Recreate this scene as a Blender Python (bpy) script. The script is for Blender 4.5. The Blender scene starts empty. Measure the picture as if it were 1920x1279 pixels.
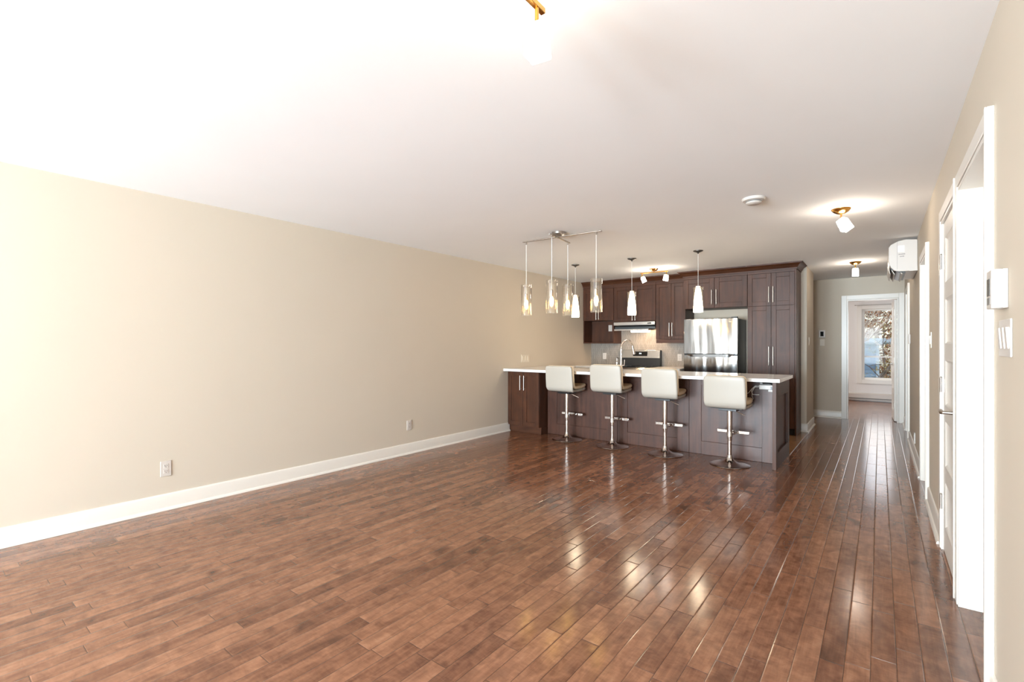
import bpy, bmesh, math, random
from mathutils import Vector, Matrix
random.seed(7)
SC = bpy.context.scene
COL = SC.collection
PI = math.pi

# ------------------------------------------------------------------ camera
F_PX, VPX, HORIZON, EYE = 889.0, 1650.0, 647.0, 1.281
YAW = math.atan((VPX - 960.0) / F_PX)
cam_data = bpy.data.cameras.new('camera')
cam_data.sensor_fit = 'HORIZONTAL'
cam_data.sensor_width = 36.0
cam_data.lens = 36.0 * F_PX / 1920.0
cam_data.shift_y = (HORIZON - 639.5) / 1920.0
cam_data.clip_start = 0.05
cam = bpy.data.objects.new('camera', cam_data)
cam.location = (0, 0, EYE)
cam.rotation_euler = (PI / 2, 0, YAW)
COL.objects.link(cam)
SC.camera = cam

# ------------------------------------------------------------------ view, world, sun, daylight
SC.view_settings.view_transform = 'Standard'
SC.view_settings.look = 'None'
SC.view_settings.gamma = 1.0
SC.view_settings.use_curve_mapping = False
SC.view_settings.exposure = 0.2
SC.cycles.use_denoising = True
SC.cycles.max_bounces = 10
SC.cycles.diffuse_bounces = 6
SC.cycles.glossy_bounces = 5
SC.cycles.transparent_max_bounces = 16
SC.cycles.sample_clamp_indirect = 8.0
SC.cycles.caustics_reflective = False
SC.cycles.caustics_refractive = False

world = bpy.data.worlds.new('world')
SC.world = world
world.use_nodes = True
wn = world.node_tree
wn.nodes.clear()
sky = wn.nodes.new('ShaderNodeTexSky')
sky.sky_type = 'NISHITA'
sky.sun_disc = False
sky.sun_elevation = math.radians(38)
sky.sun_rotation = math.radians(115)
bgd = wn.nodes.new('ShaderNodeBackground')
bgd.inputs['Strength'].default_value = 0.32
wo = wn.nodes.new('ShaderNodeOutputWorld')
wn.links.new(sky.outputs[0], bgd.inputs[0])
wn.links.new(bgd.outputs[0], wo.inputs[0])

sun_data = bpy.data.lights.new('sun', 'SUN')
sun_data.energy = 2.6
sun_data.angle = 0.01
sun_data.color = (1.0, 0.93, 0.82)
sun = bpy.data.objects.new('sun', sun_data)
sun.rotation_euler = Vector((0.86, 0.22, -0.62)).to_track_quat('-Z', 'Y').to_euler()
sun.location = (-10, -5, 12)
COL.objects.link(sun)

def daylight(name, loc, direction, sx, sy, watts, color=(0.76, 0.895, 1.0), spread=180):
    d = bpy.data.lights.new(name, 'AREA')
    d.shape = 'RECTANGLE'; d.size = sx; d.size_y = sy
    d.energy = watts; d.color = color; d.spread = math.radians(spread)
    o = bpy.data.objects.new(name, d)
    o.location = loc
    o.rotation_euler = Vector(direction).to_track_quat('-Z', 'Y').to_euler()
    COL.objects.link(o)
    return o
# daylight entering by the wide windows behind the photographer and by the bedroom window; last, an added bedroom fill
RW = [(-4.05, -2.8), (-2.65, -1.3), (-1.15, 0.15)]          # x ranges of the rear windows
WATT = [390, 410, 350]
for i, (a, b) in enumerate(RW):
    daylight('window_daylight', ((a + b) / 2, -5.57, 1.25), (0, 1, 0.42), b - a - .1, 2.1, WATT[i], spread=140)
daylight('bedroom_daylight', (0.2, 13.43, 1.3), (0, -1, -0.15), 0.9, 1.5, 8, (1.0, 0.95, 0.91))
daylight('bedroom_side_fill', (-2.46, 12.0, 1.35), (1, 0, 0), 1.4, 1.3, 36, (1.0, 0.975, 0.955))  # added lamp out of view on the left, brightens the bedroom walls

# ------------------------------------------------------------------ materials
def srgb(r, g, b):
    f = lambda c: (c / 255 / 12.92) if c / 255 <= 0.04045 else ((c / 255 + 0.055) / 1.055) ** 2.4
    return (f(r), f(g), f(b), 1.0)

def mat(name, color=(0.8, 0.8, 0.8, 1), rough=0.5, metal=0.0, emit=None, estr=0.0, coat=0.0, spec=0.5):
    m = bpy.data.materials.new(name)
    m.use_nodes = True
    b = m.node_tree.nodes['Principled BSDF']
    b.inputs['Base Color'].default_value = color
    b.inputs['Roughness'].default_value = rough
    b.inputs['Metallic'].default_value = metal
    b.inputs['Coat Weight'].default_value = coat
    b.inputs['Specular IOR Level'].default_value = spec
    if emit:
        b.inputs['Emission Color'].default_value = emit
        b.inputs['Emission Strength'].default_value = estr
    return m

class N:
    """small helper round a material's node tree"""
    def __init__(s, m):
        s.m = m; s.t = m.node_tree; s.b = s.t.nodes['Principled BSDF']
    def new(s, typ, **kw):
        n = s.t.nodes.new(typ)
        for k, v in kw.items():
            setattr(n, k, v)
        return n
    def link(s, a, b):
        s.t.links.new(a, b)
    def put(s, sock, v):
        if hasattr(v, 'is_output'):
            s.t.links.new(v, sock)
        else:
            sock.default_value = v
    def math(s, op, a, b=None, c=None):
        n = s.new('ShaderNodeMath', operation=op)
        s.put(n.inputs[0], a)
        if b is not None: s.put(n.inputs[1], b)
        if c is not None: s.put(n.inputs[2], c)
        return n.outputs[0]
    def noise(s, vec, scale, detail=3.0, rough=0.5, dist=0.0):
        n = s.new('ShaderNodeTexNoise')
        s.link(vec, n.inputs['Vector'])
        n.inputs['Scale'].default_value = scale
        n.inputs['Detail'].default_value = detail
        n.inputs['Roughness'].default_value = rough
        n.inputs['Distortion'].default_value = dist
        return n.outputs['Fac']
    def ramp(s, fac, stops):
        n = s.new('ShaderNodeValToRGB')
        while len(n.color_ramp.elements) < len(stops):
            n.color_ramp.elements.new(0.5)
        for e, (p, c) in zip(n.color_ramp.elements, stops):
            e.position = p; e.color = c
        s.put(n.inputs[0], fac)
        return n.outputs[0]
    def mix(s, fac, a, b, blend='MIX'):
        n = s.new('ShaderNodeMix', data_type='RGBA', blend_type=blend)
        s.put(n.inputs[0], fac); s.put(n.inputs[6], a); s.put(n.inputs[7], b)
        return n.outputs[2]
    def coords(s, kind='Object', scale=(1, 1, 1), loc=(0, 0, 0)):
        tc = s.new('ShaderNodeTexCoord')
        mp = s.new('ShaderNodeMapping')
        mp.inputs['Scale'].default_value = scale
        mp.inputs['Location'].default_value = loc
        s.link(tc.outputs[kind], mp.inputs[0])
        return mp.outputs[0]
    def bump(s, h, strength=0.2, dist=0.01):
        n = s.new('ShaderNodeBump')
        n.inputs['Strength'].default_value = strength
        n.inputs['Distance'].default_value = dist
        s.put(n.inputs['Height'], h)
        s.link(n.outputs[0], s.b.inputs['Normal'])

def paint(name, color, rough=0.6, spec=0.3, bump=0.05):
    m = mat(name, color, rough, spec=spec); n = N(m)
    v = n.coords()
    fac = n.noise(v, 2.0, 2)
    c2 = tuple(min(1, c * 0.965) for c in color[:3]) + (1,)
    n.link(n.mix(fac, color, c2), n.b.inputs['Base Color'])
    n.bump(n.noise(v, 180.0, 2), bump, 0.002)
    return m

M = {}
M['wall'] = paint('beige_wall_paint', srgb(199, 187, 170), 0.62, 0.25)
M['ceiling'] = paint('white_ceiling_paint', srgb(241, 241, 241), 0.85, 0.1)
M['white_wall'] = paint('white_bedroom_paint', srgb(232, 229, 226), 0.7, 0.2)
M['trim'] = paint('white_trim_paint', srgb(221, 214, 204), 0.32, 0.5, 0.02)
M['door_paint'] = paint('white_door_paint', srgb(218, 211, 201), 0.35, 0.5, 0.02)

def floor_material():
    m = mat('dark_hardwood_strips', rough=0.25); n = N(m)
    tc = n.new('ShaderNodeTexCoord')
    sep = n.new('ShaderNodeSeparateXYZ'); n.link(tc.outputs['Object'], sep.inputs[0])
    x, y = sep.outputs[0], sep.outputs[1]
    W = 0.083
    u = n.math('DIVIDE', n.math('SUBTRACT', x, 0.219), W)
    row = n.math('FLOOR', u)
    fu = n.math('FRACT', u)
    wn1 = n.new('ShaderNodeTexWhiteNoise', noise_dimensions='1D'); n.put(wn1.inputs['W'], row)
    wn2 = n.new('ShaderNodeTexWhiteNoise', noise_dimensions='1D'); n.put(wn2.inputs['W'], n.math('ADD', row, 91.3))
    length = n.math('MULTIPLY_ADD', wn1.outputs[0], 0.55, 0.42)
    v = n.math('DIVIDE', n.math('MULTIPLY_ADD', wn2.outputs[0], 5.0, y), length)
    idx = n.math('FLOOR', v)
    fv = n.math('FRACT', v)
    comb = n.new('ShaderNodeCombineXYZ'); n.put(comb.inputs[0], row); n.put(comb.inputs[1], idx)
    pr = n.new('ShaderNodeTexWhiteNoise', noise_dimensions='2D'); n.link(comb.outputs[0], pr.inputs['Vector'])
    rnd = pr.outputs[0]
    # coordinates shifted for each board so that the grain differs
    off = n.new('ShaderNodeCombineXYZ'); n.put(off.inputs[0], x); n.put(off.inputs[1], y); n.put(off.inputs[2], n.math('MULTIPLY', rnd, 37.0))
    mp = n.new('ShaderNodeMapping'); mp.inputs['Scale'].default_value = (22, 1.6, 1); n.link(off.outputs[0], mp.inputs[0])
    grain = n.noise(mp.outputs[0], 2.4, 6, 0.62, 0.6)
    mp2 = n.new('ShaderNodeMapping'); mp2.inputs['Scale'].default_value = (7, 4.5, 1); n.link(off.outputs[0], mp2.inputs[0])
    mott = n.noise(mp2.outputs[0], 2.2, 3, 0.5, 0.8)
    mp3 = n.new('ShaderNodeMapping'); mp3.inputs['Scale'].default_value = (9, 26, 1); n.link(off.outputs[0], mp3.inputs[0])
    flame = n.noise(mp3.outputs[0], 1.6, 4, 0.6, 1.2)
    tone = n.math('ADD', n.math('MULTIPLY', rnd, 0.21), n.math('ADD', n.math('MULTIPLY', grain, 0.34), n.math('MULTIPLY', mott, 0.47)))
    tone = n.math('ADD', tone, n.math('MULTIPLY', n.math('SUBTRACT', flame, 0.5), 0.22))
    col = n.ramp(tone, [(0.24, srgb(76, 45, 31)), (0.45, srgb(117, 77, 55)), (0.62, srgb(144, 100, 74)), (0.86, srgb(172, 128, 99))])
    knot = n.noise(mp2.outputs[0], 0.7, 1, 0.4, 1.0)
    kf = n.math('MULTIPLY', n.math('GREATER_THAN', knot, 0.0), n.math('SMOOTH_MIN', 1.0, n.math('MAXIMUM', n.math('MULTIPLY', n.math('SUBTRACT', knot, 0.61), 5.0), 0.0), 0.1))
    col = n.mix(n.math('MULTIPLY', kf, 0.65), col, srgb(52, 28, 18))
    # joints
    du = n.math('MULTIPLY', n.math('MINIMUM', fu, n.math('SUBTRACT', 1.0, fu)), W)
    dv = n.math('MULTIPLY', n.math('MINIMUM', fv, n.math('SUBTRACT', 1.0, fv)), length)
    dd = n.math('MINIMUM', du, dv)
    seam = n.math('LESS_THAN', dd, 0.0011)
    col = n.mix(n.math('MULTIPLY', seam, 0.75), col, srgb(40, 22, 15))
    n.link(col, n.b.inputs['Base Color'])
    h = n.math('MINIMUM', n.math('DIVIDE', dd, 0.0045), 1.0)
    h = n.math('ADD', h, 0.0)
    # each board lies very slightly out of level, with a gentle swell
    swell = n.noise(mp.outputs[0], 0.35, 1, 0.5)
    h = n.math('ADD', h, n.math('MULTIPLY', swell, 0.13))
    n.bump(h, 0.45, 0.0022)
    r = n.math('MULTIPLY_ADD', n.noise(mp.outputs[0], 3.0, 3), 0.05, 0.135)
    n.link(r, n.b.inputs['Roughness'])
    n.b.inputs['Specular IOR Level'].default_value = 0.5
    n.b.inputs['Coat Weight'].default_value = 0.0
    n.b.inputs['Coat Roughness'].default_value = 0.12
    return m
M['floor'] = floor_material()

def wood(name, dark, light, rough=0.38, axis='Z', spec=0.5):
    m = mat(name, dark, rough, spec=spec); n = N(m)
    sc = {'Z': (14, 14, 0.9), 'X': (0.9, 14, 14), 'Y': (14, 0.9, 14)}[axis]
    v = n.coords('Object', sc)
    g = n.noise(v, 1.6, 6, 0.62, 0.8)
    big = n.noise(n.coords('Object', (1, 1, 1)), 3.0, 3, 0.6, 1.0)
    t = n.math('ADD', n.math('MULTIPLY', g, 0.65), n.math('MULTIPLY', big, 0.4))
    n.link(n.ramp(t, [(0.32, dark), (0.72, light)]), n.b.inputs['Base Color'])
    n.bump(g, 0.05, 0.002)
    return m
M['cab'] = wood('espresso_cabinet_wood', srgb(46, 24, 13), srgb(84, 48, 28), rough=0.45, spec=0.3)
M['cab_h'] = wood('espresso_cabinet_wood_rail', srgb(46, 24, 13), srgb(84, 48, 28), rough=0.45, spec=0.3, axis='X')
M['cab_in'] = wood('espresso_panel_wood', srgb(48, 27, 19), srgb(88, 54, 40), rough=0.42, spec=0.4)
M['gap'] = mat('dark_gap', srgb(20, 12, 9), 0.8)
M['tan_floor'] = None

def quartz():
    m = mat('white_quartz', srgb(238, 236, 232), 0.16, spec=0.5); n = N(m)
    v = n.coords()
    n.link(n.mix(n.noise(v, 90, 3), srgb(241, 239, 236), srgb(226, 223, 219)), n.b.inputs['Base Color'])
    return m
M['quartz'] = quartz()

def steel(name='brushed_steel', col=srgb(205, 203, 200), rough=0.22, wav=0.0, stretch=(60, 60, 1.0)):
    m = mat(name, col, rough, 1.0); n = N(m)
    g = n.noise(n.coords('Object', stretch), 6.0, 3, 0.6)
    n.link(n.math('MULTIPLY_ADD', g, 0.08, rough - 0.04), n.b.inputs['Roughness'])
    if wav:
        w = n.noise(n.coords('Object', (5.5, 5.5, 0.9)), 1.0, 1.5, 0.4)
        n.bump(w, wav, 0.03)
    return m
M['steel'] = steel()
M['fridge'] = steel('fridge_stainless', srgb(150, 148, 146), 0.11, 0.7)
M['chrome'] = mat('chrome', srgb(225, 222, 220), 0.07, 1.0)
M['post'] = mat('polished_post', srgb(226, 216, 210), 0.2, 1.0)
M['nickel'] = mat('satin_nickel', srgb(176, 167, 158), 0.33, 1.0)
M['canopy_metal'] = mat('dark_nickel', srgb(104, 101, 98), 0.4, 1.0)
M['brass'] = mat('polished_brass', srgb(222, 168, 92), 0.2, 1.0)
M['black'] = mat('black_plastic', srgb(16, 16, 17), 0.35)
M['black_gloss'] = mat('black_glass', srgb(8, 8, 9), 0.06)
M['dark_metal'] = mat('dark_grey_metal', srgb(70, 74, 76), 0.35, 0.7)
M['plastic'] = mat('white_plastic', srgb(199, 190, 181), 0.35)
M['cream_plastic'] = mat('almond_plastic', srgb(214, 203, 186), 0.4)
M['grey_plastic'] = mat('grey_plastic', srgb(120, 116, 112), 0.4)
M['cord'] = mat('white_cord', srgb(225, 222, 216), 0.5)
M['display'] = mat('grey_display', srgb(86, 82, 78), 0.15)
M['ink'] = mat('grey_print', srgb(120, 112, 112), 0.6)

def leather(name, c):
    m = mat(name, c, 0.42, spec=0.45); n = N(m)
    vor = n.new('ShaderNodeTexVoronoi'); vor.inputs['Scale'].default_value = 260
    n.link(n.coords(), vor.inputs['Vector'])
    n.bump(vor.outputs['Distance'], 0.12, 0.001)
    return m
M['leather'] = leather('white_leatherette', srgb(176, 168, 156))
M['leather_cream'] = leather('cream_leatherette', srgb(226, 205, 172))

def mosaic():
    m = mat('grey_stick_mosaic', srgb(150, 140, 130), 0.28); n = N(m)
    tc = n.new('ShaderNodeTexCoord'); sep = n.new('ShaderNodeSeparateXYZ'); n.link(tc.outputs['Object'], sep.inputs[0])
    cb = n.new('ShaderNodeCombineXYZ'); n.put(cb.inputs[0], sep.outputs[2]); n.put(cb.inputs[1], sep.outputs[0])
    br = n.new('ShaderNodeTexBrick'); n.link(cb.outputs[0], br.inputs['Vector'])
    br.inputs['Scale'].default_value = 1.0
    br.inputs['Brick Width'].default_value = 0.075
    br.inputs['Row Height'].default_value = 0.021
    br.inputs['Mortar Size'].default_value = 0.0018
    br.inputs['Color1'].default_value = srgb(132, 123, 114)
    br.inputs['Color2'].default_value = srgb(150, 141, 131)
    br.inputs['Mortar'].default_value = srgb(108, 100, 92)
    n.link(br.outputs['Color'], n.b.inputs['Base Color'])
    n.bump(n.math('SUBTRACT', 1.0, br.outputs['Fac']), 0.4, 0.002)
    return m
M['mosaic'] = mosaic()

def tile_floor():
    m = mat('tan_kitchen_tile', srgb(150, 110, 78), 0.22); n = N(m)
    br = n.new('ShaderNodeTexBrick'); n.link(n.coords(), br.inputs['Vector'])
    br.offset = 0.0
    br.inputs['Scale'].default_value = 1.0
    br.inputs['Brick Width'].default_value = 0.33; br.inputs['Row Height'].default_value = 0.33
    br.inputs['Mortar Size'].default_value = 0.003
    br.inputs['Color1'].default_value = srgb(150, 112, 80); br.inputs['Color2'].default_value = srgb(140, 103, 74)
    br.inputs['Mortar'].default_value = srgb(100, 75, 55)
    n.link(br.outputs['Color'], n.b.inputs['Base Color'])
    return m
M['tan_floor'] = tile_floor()

def clear_glass(name, tint=(1, 1, 1, 1), gloss=0.12, edge=0.55):
    m = bpy.data.materials.new(name); m.use_nodes = True
    t = m.node_tree; t.nodes.clear()
    o = t.nodes.new('ShaderNodeOutputMaterial')
    mx = t.nodes.new('ShaderNodeMixShader'); tr = t.nodes.new('ShaderNodeBsdfTransparent'); gl = t.nodes.new('ShaderNodeBsdfGlossy')
    lw = t.nodes.new('ShaderNodeLayerWeight'); lw.inputs['Blend'].default_value = 0.35
    mr = t.nodes.new('ShaderNodeMapRange'); mr.inputs['To Min'].default_value = gloss; mr.inputs['To Max'].default_value = edge
    tr.inputs['Color'].default_value = tint
    gl.inputs['Roughness'].default_value = 0.03
    t.links.new(lw.outputs['Facing'], mr.inputs['Value'])
    t.links.new(mr.outputs[0], mx.inputs[0]); t.links.new(tr.outputs[0], mx.inputs[1]); t.links.new(gl.outputs[0], mx.inputs[2])
    t.links.new(mx.outputs[0], o.inputs[0])
    return m
M['pane'] = clear_glass('window_glass', (0.97, 0.98, 0.98, 1), 0.004, 0.3)
M['glass'] = clear_glass('clear_pendant_glass', (0.985, 0.965, 0.93, 1), 0.08, 0.8)
M['bulb'] = mat('warm_bulb', srgb(255, 230, 180), 0.3, emit=srgb(255, 200, 110), estr=60)
M['shade_lit'] = mat('lit_white_glass_shade', srgb(250, 244, 232), 0.35, emit=srgb(255, 236, 206), estr=30.0)
def graded_shade():
    # frosted inner cone: dim at the cap, bright round the bulb in its lower part
    m = M['shade_lit']; n = N(m)
    tc = n.new('ShaderNodeTexCoord'); sep = n.new('ShaderNodeSeparateXYZ'); n.link(tc.outputs['Object'], sep.inputs[0])
    mr = n.new('ShaderNodeMapRange'); mr.interpolation_type = 'SMOOTHSTEP'
    n.link(sep.outputs[2], mr.inputs['Value'])
    mr.inputs['From Min'].default_value = -0.45; mr.inputs['From Max'].default_value = -0.66
    mr.inputs['To Min'].default_value = 0.35; mr.inputs['To Max'].default_value = 38.0
    n.link(mr.outputs[0], n.b.inputs['Emission Strength'])
graded_shade()
M['frost_lit'] = mat('lit_frosted_glass', srgb(250, 246, 238), 0.35, emit=srgb(255, 240, 222), estr=45)
M['frost_near'] = mat('lit_frosted_glass_white', srgb(250, 248, 244), 0.35, emit=srgb(255, 246, 232), estr=14)
M['hood_light'] = mat('lit_hood_lamp', srgb(255, 250, 240), 0.4, emit=srgb(255, 220, 180), estr=70)

# ------------------------------------------------------------------ mesh helpers
class MB:
    def __init__(s): s.bm = bmesh.new()
    def box(s, x0, x1, y0, y1, z0, z1):
        if x0 > x1: x0, x1 = x1, x0
        if y0 > y1: y0, y1 = y1, y0
        if z0 > z1: z0, z1 = z1, z0
        v = [s.bm.verts.new(p) for p in ((x0,y0,z0),(x1,y0,z0),(x1,y1,z0),(x0,y1,z0),(x0,y0,z1),(x1,y0,z1),(x1,y1,z1),(x0,y1,z1))]
        for f in ((0,3,2,1),(4,5,6,7),(0,1,5,4),(1,2,6,5),(2,3,7,6),(3,0,4,7)):
            s.bm.faces.new([v[i] for i in f])
        return s
    def ring_loft(s, rings, cap=True):
        rs = [[s.bm.verts.new(p) for p in r] for r in rings]
        n = len(rs[0])
        for a, b in zip(rs, rs[1:]):
            for i in range(n):
                f = s.bm.faces.new((a[i], a[(i+1) % n], b[(i+1) % n], b[i])); f.smooth = True
        if cap:
            s.bm.faces.new(rs[0][::-1]); s.bm.faces.new(rs[-1])
        return s
    def lathe(s, prof, cx=0, cy=0, seg=24, cap=True, mtx=None):
        rings = []
        for r, z in prof:
            ring = [Vector((cx + r*math.cos(2*PI*i/seg), cy + r*math.sin(2*PI*i/seg), z)) for i in range(seg)]
            if mtx: ring = [mtx @ p for p in ring]
            rings.append(ring)
        return s.ring_loft(rings, cap)
    def cyl(s, a, b, r, seg=16, r2=None, cap=True):
        return s.tube([a, b], [r, r if r2 is None else r2], seg, cap)
    def tube(s, pts, r, seg=8, cap=True):
        pts = [Vector(p) for p in pts]
        rr = r if isinstance(r, (list, tuple)) else [r]*len(pts)
        rings = []; up = None
        for i, p in enumerate(pts):
            d = (pts[min(i+1, len(pts)-1)] - pts[max(i-1, 0)]).normalized()
            if up is None:
                up = Vector((0, 0, 1)) if abs(d.z) < 0.9 else Vector((1, 0, 0))
            a = d.cross(up)
            if a.length < 1e-5: a = d.orthogonal()
            a.normalize(); b = a.cross(d).normalized(); up = b
            rings.append([p + rr[i]*(math.cos(2*PI*k/seg)*a + math.sin(2*PI*k/seg)*b) for k in range(seg)])
        return s.ring_loft(rings, cap)
    def prism(s, pts, axis, a0, a1, smooth=False):
        """pts: closed 2D outline; axis 'x' -> (y,z), 'y' -> (x,z), 'z' -> (x,y)"""
        f = {'x': lambda p, a: (a, p[0], p[1]), 'y': lambda p, a: (p[0], a, p[1]), 'z': lambda p, a: (p[0], p[1], a)}[axis]
        A = [s.bm.verts.new(f(p, a0)) for p in pts]; B = [s.bm.verts.new(f(p, a1)) for p in pts]
        n = len(pts)
        for i in range(n):
            fc = s.bm.faces.new((A[i], A[(i+1) % n], B[(i+1) % n], B[i])); fc.smooth = smooth
        s.bm.faces.new(A[::-1]); s.bm.faces.new(B)
        return s
    def sphere(s, c, r, sx=1, sy=1, sz=1, seg=14):
        pr = []
        k = seg // 2
        for i in range(k + 1):
            t = -PI/2 + PI*i/k
            pr.append((max(0.0005, math.cos(t)) , math.sin(t)))
        rings = [[Vector((c[0]+r*sx*q*math.cos(2*PI*j/seg), c[1]+r*sy*q*math.sin(2*PI*j/seg), c[2]+r*sz*z)) for j in range(seg)] for q, z in pr]
        return s.ring_loft(rings)

ORIG = {}
def root_of(o):
    while o.parent: o = o.parent
    return o

def tag(o, label=None, cat=None, group=None, kind=None):
    if label: o['label'] = label
    if cat: o['category'] = cat
    if group: o['group'] = group
    if kind: o['kind'] = kind
    return o

def thing(name, loc, label, cat, group=None):
    o = bpy.data.objects.new(name, None)
    o.empty_display_size = 0.1
    o.location = loc
    COL.objects.link(o)
    ORIG[o.name] = Vector(loc)
    return tag(o, label, cat, group)

def build(name, mb, m, parent=None, bevel=0.0, seg=2, loc=None, label=None, recalc=True):
    bm = mb.bm
    if recalc: bmesh.ops.recalc_face_normals(bm, faces=bm.faces)
    off = Vector((0, 0, 0))
    if parent is not None:
        off = ORIG[root_of(parent).name]
    elif loc is not None:
        off = Vector(loc)
    if off.length > 0:
        bmesh.ops.translate(bm, verts=bm.verts, vec=-off)
    me = bpy.data.meshes.new(name)
    bm.to_mesh(me); bm.free()
    me.set_sharp_from_angle(angle=math.radians(38))
    me.materials.append(m)
    o = bpy.data.objects.new(name, me)
    COL.objects.link(o)
    if parent is not None: o.parent = parent
    else:
        o.location = off
    if parent is None: ORIG[o.name] = off
    if bevel:
        b = o.modifiers.new('bevel', 'BEVEL'); b.width = bevel; b.segments = seg; b.limit_method = 'ANGLE'; b.angle_limit = math.radians(40)
        b.harden_normals = False
    if label: o['label'] = label
    return o

def struct(name, mb, m, bevel=0.0):
    o = build(name, mb, m, None, bevel)
    o['kind'] = 'structure'
    return o

def copy_tree(o, parent=None):
    c = o.copy(); COL.objects.link(c)
    if parent is not None: c.parent = parent
    for ch in [k for k in bpy.data.objects if k.parent == o]:
        copy_tree(ch, c)
    return c

def text_mesh(name, body, size, m, parent, loc, rot, extrude=0.0006):
    cu = bpy.data.curves.new(name, 'FONT'); cu.body = body; cu.size = size; cu.extrude = extrude
    cu.align_x = 'CENTER'; cu.align_y = 'CENTER'
    o = bpy.data.objects.new(name, cu); COL.objects.link(o)
    cu.materials.append(m)
    o.parent = parent
    o.location = Vector(loc) - ORIG[root_of(parent).name]
    o.rotation_euler = rot
    return o

# ------------------------------------------------------------------ room shell
CH = 2.44
XL, XR = -4.39, 0.318
YB, YK, YF, YR = -5.6, 8.15, 10.05, 13.5      # rear wall, kitchen wall, hall end wall, bedroom window wall
T = 0.14
# floor
struct('floor', MB().box(XL - T, XR + 2.0, YB - T, YR + T, -0.1, 0.0), M['floor'])
struct('floor_kitchen', MB().box(-3.82, -0.83, 6.34, YK, 0.0, 0.006), M['tan_floor'])
struct('ceiling', MB().box(XL - T, XR + 2.0, YB - T, YR + T, CH, CH + 0.12), M['ceiling'])
struct('wall_left', MB().box(XL - T, XL, YB - T, YR + T, 0, CH), M['wall'])
# rear wall with three windows behind the photographer
RZ0, RZ1 = 0.14, 2.33
mb = MB()
xs = [XL] + [q for ab in RW for q in ab] + [XR]
for i in range(0, len(xs), 2): mb.box(xs[i], xs[i+1], YB - T, YB, 0, CH)
for a, b in RW:
    mb.box(a, b, YB - T, YB, 0, RZ0); mb.box(a, b, YB - T, YB, RZ1, CH)
struct('wall_rear', mb, M['wall'])
for i, (a, b) in enumerate(RW):
    w = struct('window_%d' % (i + 2), MB().box(a - .06, b + .06, YB, YB + .018, RZ1, RZ1 + .07).box(a - .06, b + .06, YB, YB + .018, RZ0 - .07, RZ0)
               .box(a - .06, a, YB, YB + .018, RZ0, RZ1).box(b, b + .06, YB, YB + .018, RZ0, RZ1), M['trim'])
    build('window_sash', MB().box(a, b, YB - .09, YB - .05, RZ1 - .06, RZ1).box(a, b, YB - .09, YB - .05, RZ0, RZ0 + .06).box(a, a + .05, YB - .09, YB - .05, RZ0 + .06, RZ1 - .06)
          .box(b - .05, b, YB - .09, YB - .05, RZ0 + .06, RZ1 - .06), M['trim'], w)
    build('window_pane', MB().box(a + .05, b - .05, YB - .075, YB - .07, RZ0 + .06, RZ1 - .06), M['pane'], w)
# right wall with four door openings
DH = 2.055
OPEN = [(2.425, 3.19), (3.33, 4.02), (5.215, 5.93), (8.42, 9.2)]
mb = MB(); y = YB - T
for a, b in OPEN:
    mb.box(XR, XR + T, y, a, 0, CH); mb.box(XR, XR + T, a, b, DH, CH); y = b
mb.box(XR, XR + T, y, YF, 0, CH)
struct('wall_right', mb, M['wall'])
# rooms behind the right-hand doors are closed off by the doors; back of the shell
struct('wall_outer', MB().box(XR + T, XR + T + 0.05, YB - T, YF, 0, CH), M['wall'])
# kitchen wall and hall corner
struct('wall_kitchen', MB().box(XL, -0.85, YK, YK + 0.88, 0, CH), M['wall'])
struct('wall_alcove', MB().box(-2.6, -2.5, YK + 0.88, YF, 0, CH), M['wall'])
# hall end wall with doorway into the bedroom
OX0, OX1 = -0.45, 0.24
struct('wall_far', MB().box(-2.6, OX0, YF, YF + .12, 0, CH).box(OX1, XR + T, YF, YF + .12, 0, CH).box(OX0, OX1, YF, YF + .12, DH, CH), M['wall'])
# bedroom
WX0, WX1, WZ0, WZ1 = -0.33, 0.62, 0.49, 2.10
struct('wall_bedroom', MB().box(-2.5, WX0, YR, YR + T, 0, CH).box(WX1, 1.6, YR, YR + T, 0, CH).box(WX0, WX1, YR, YR + T, 0, WZ0).box(WX0, WX1, YR, YR + T, WZ1, CH), M['white_wall'])
struct('wall_bedroom_left', MB().box(-2.6, -2.5, YF + .12, 11.25, 0, CH).box(-2.6, -2.5, 12.75, YR, 0, CH).box(-2.6, -2.5, 11.25, 12.75, 0, .65).box(-2.6, -2.5, 11.25, 12.75, 2.05, CH), M['white_wall'])
w5 = struct('window_5', MB().box(-2.5, -2.485, 11.17, 11.25, .57, 2.13).box(-2.5, -2.485, 12.75, 12.83, .57, 2.13).box(-2.5, -2.485, 11.25, 12.75, 2.05, 2.13).box(-2.5, -2.485, 11.25, 12.75, .57, .65), M['trim'])  # invented window, unseen, made to go with the added bedroom side lamp
build('window_pane', MB().box(-2.56, -2.555, 11.25, 12.75, .65, 2.05), M['pane'], w5)
struct('wall_bedroom_right', MB().box(1.6, 1.7, YF + .12, YR, 0, CH), M['white_wall'])
struct('wall_bedroom_front', MB().box(-2.5, OX0, YF + .12, YF + .135, 0, CH).box(OX1, 1.6, YF + .12, YF + .135, 0, CH).box(OX0, OX1, YF + .12, YF + .135, DH, CH), M['white_wall'])
w1 = struct('window_1', MB().box(WX0 - .09, WX0, YR - .02, YR, WZ0 - .09, WZ1 + .08).box(WX1, WX1 + .09, YR - .02, YR, WZ0 - .09, WZ1 + .08)
            .box(WX0, WX1, YR - .02, YR, WZ1, WZ1 + .08).box(WX0, WX1, YR - .03, YR, WZ0 - .09, WZ0), M['trim'], 0.002)
fr = MB()
fr.box(WX0, WX0 + .05, YR + .03, YR + .08, WZ0, WZ1).box(WX1 - .05, WX1, YR + .03, YR + .08, WZ0, WZ1)
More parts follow.
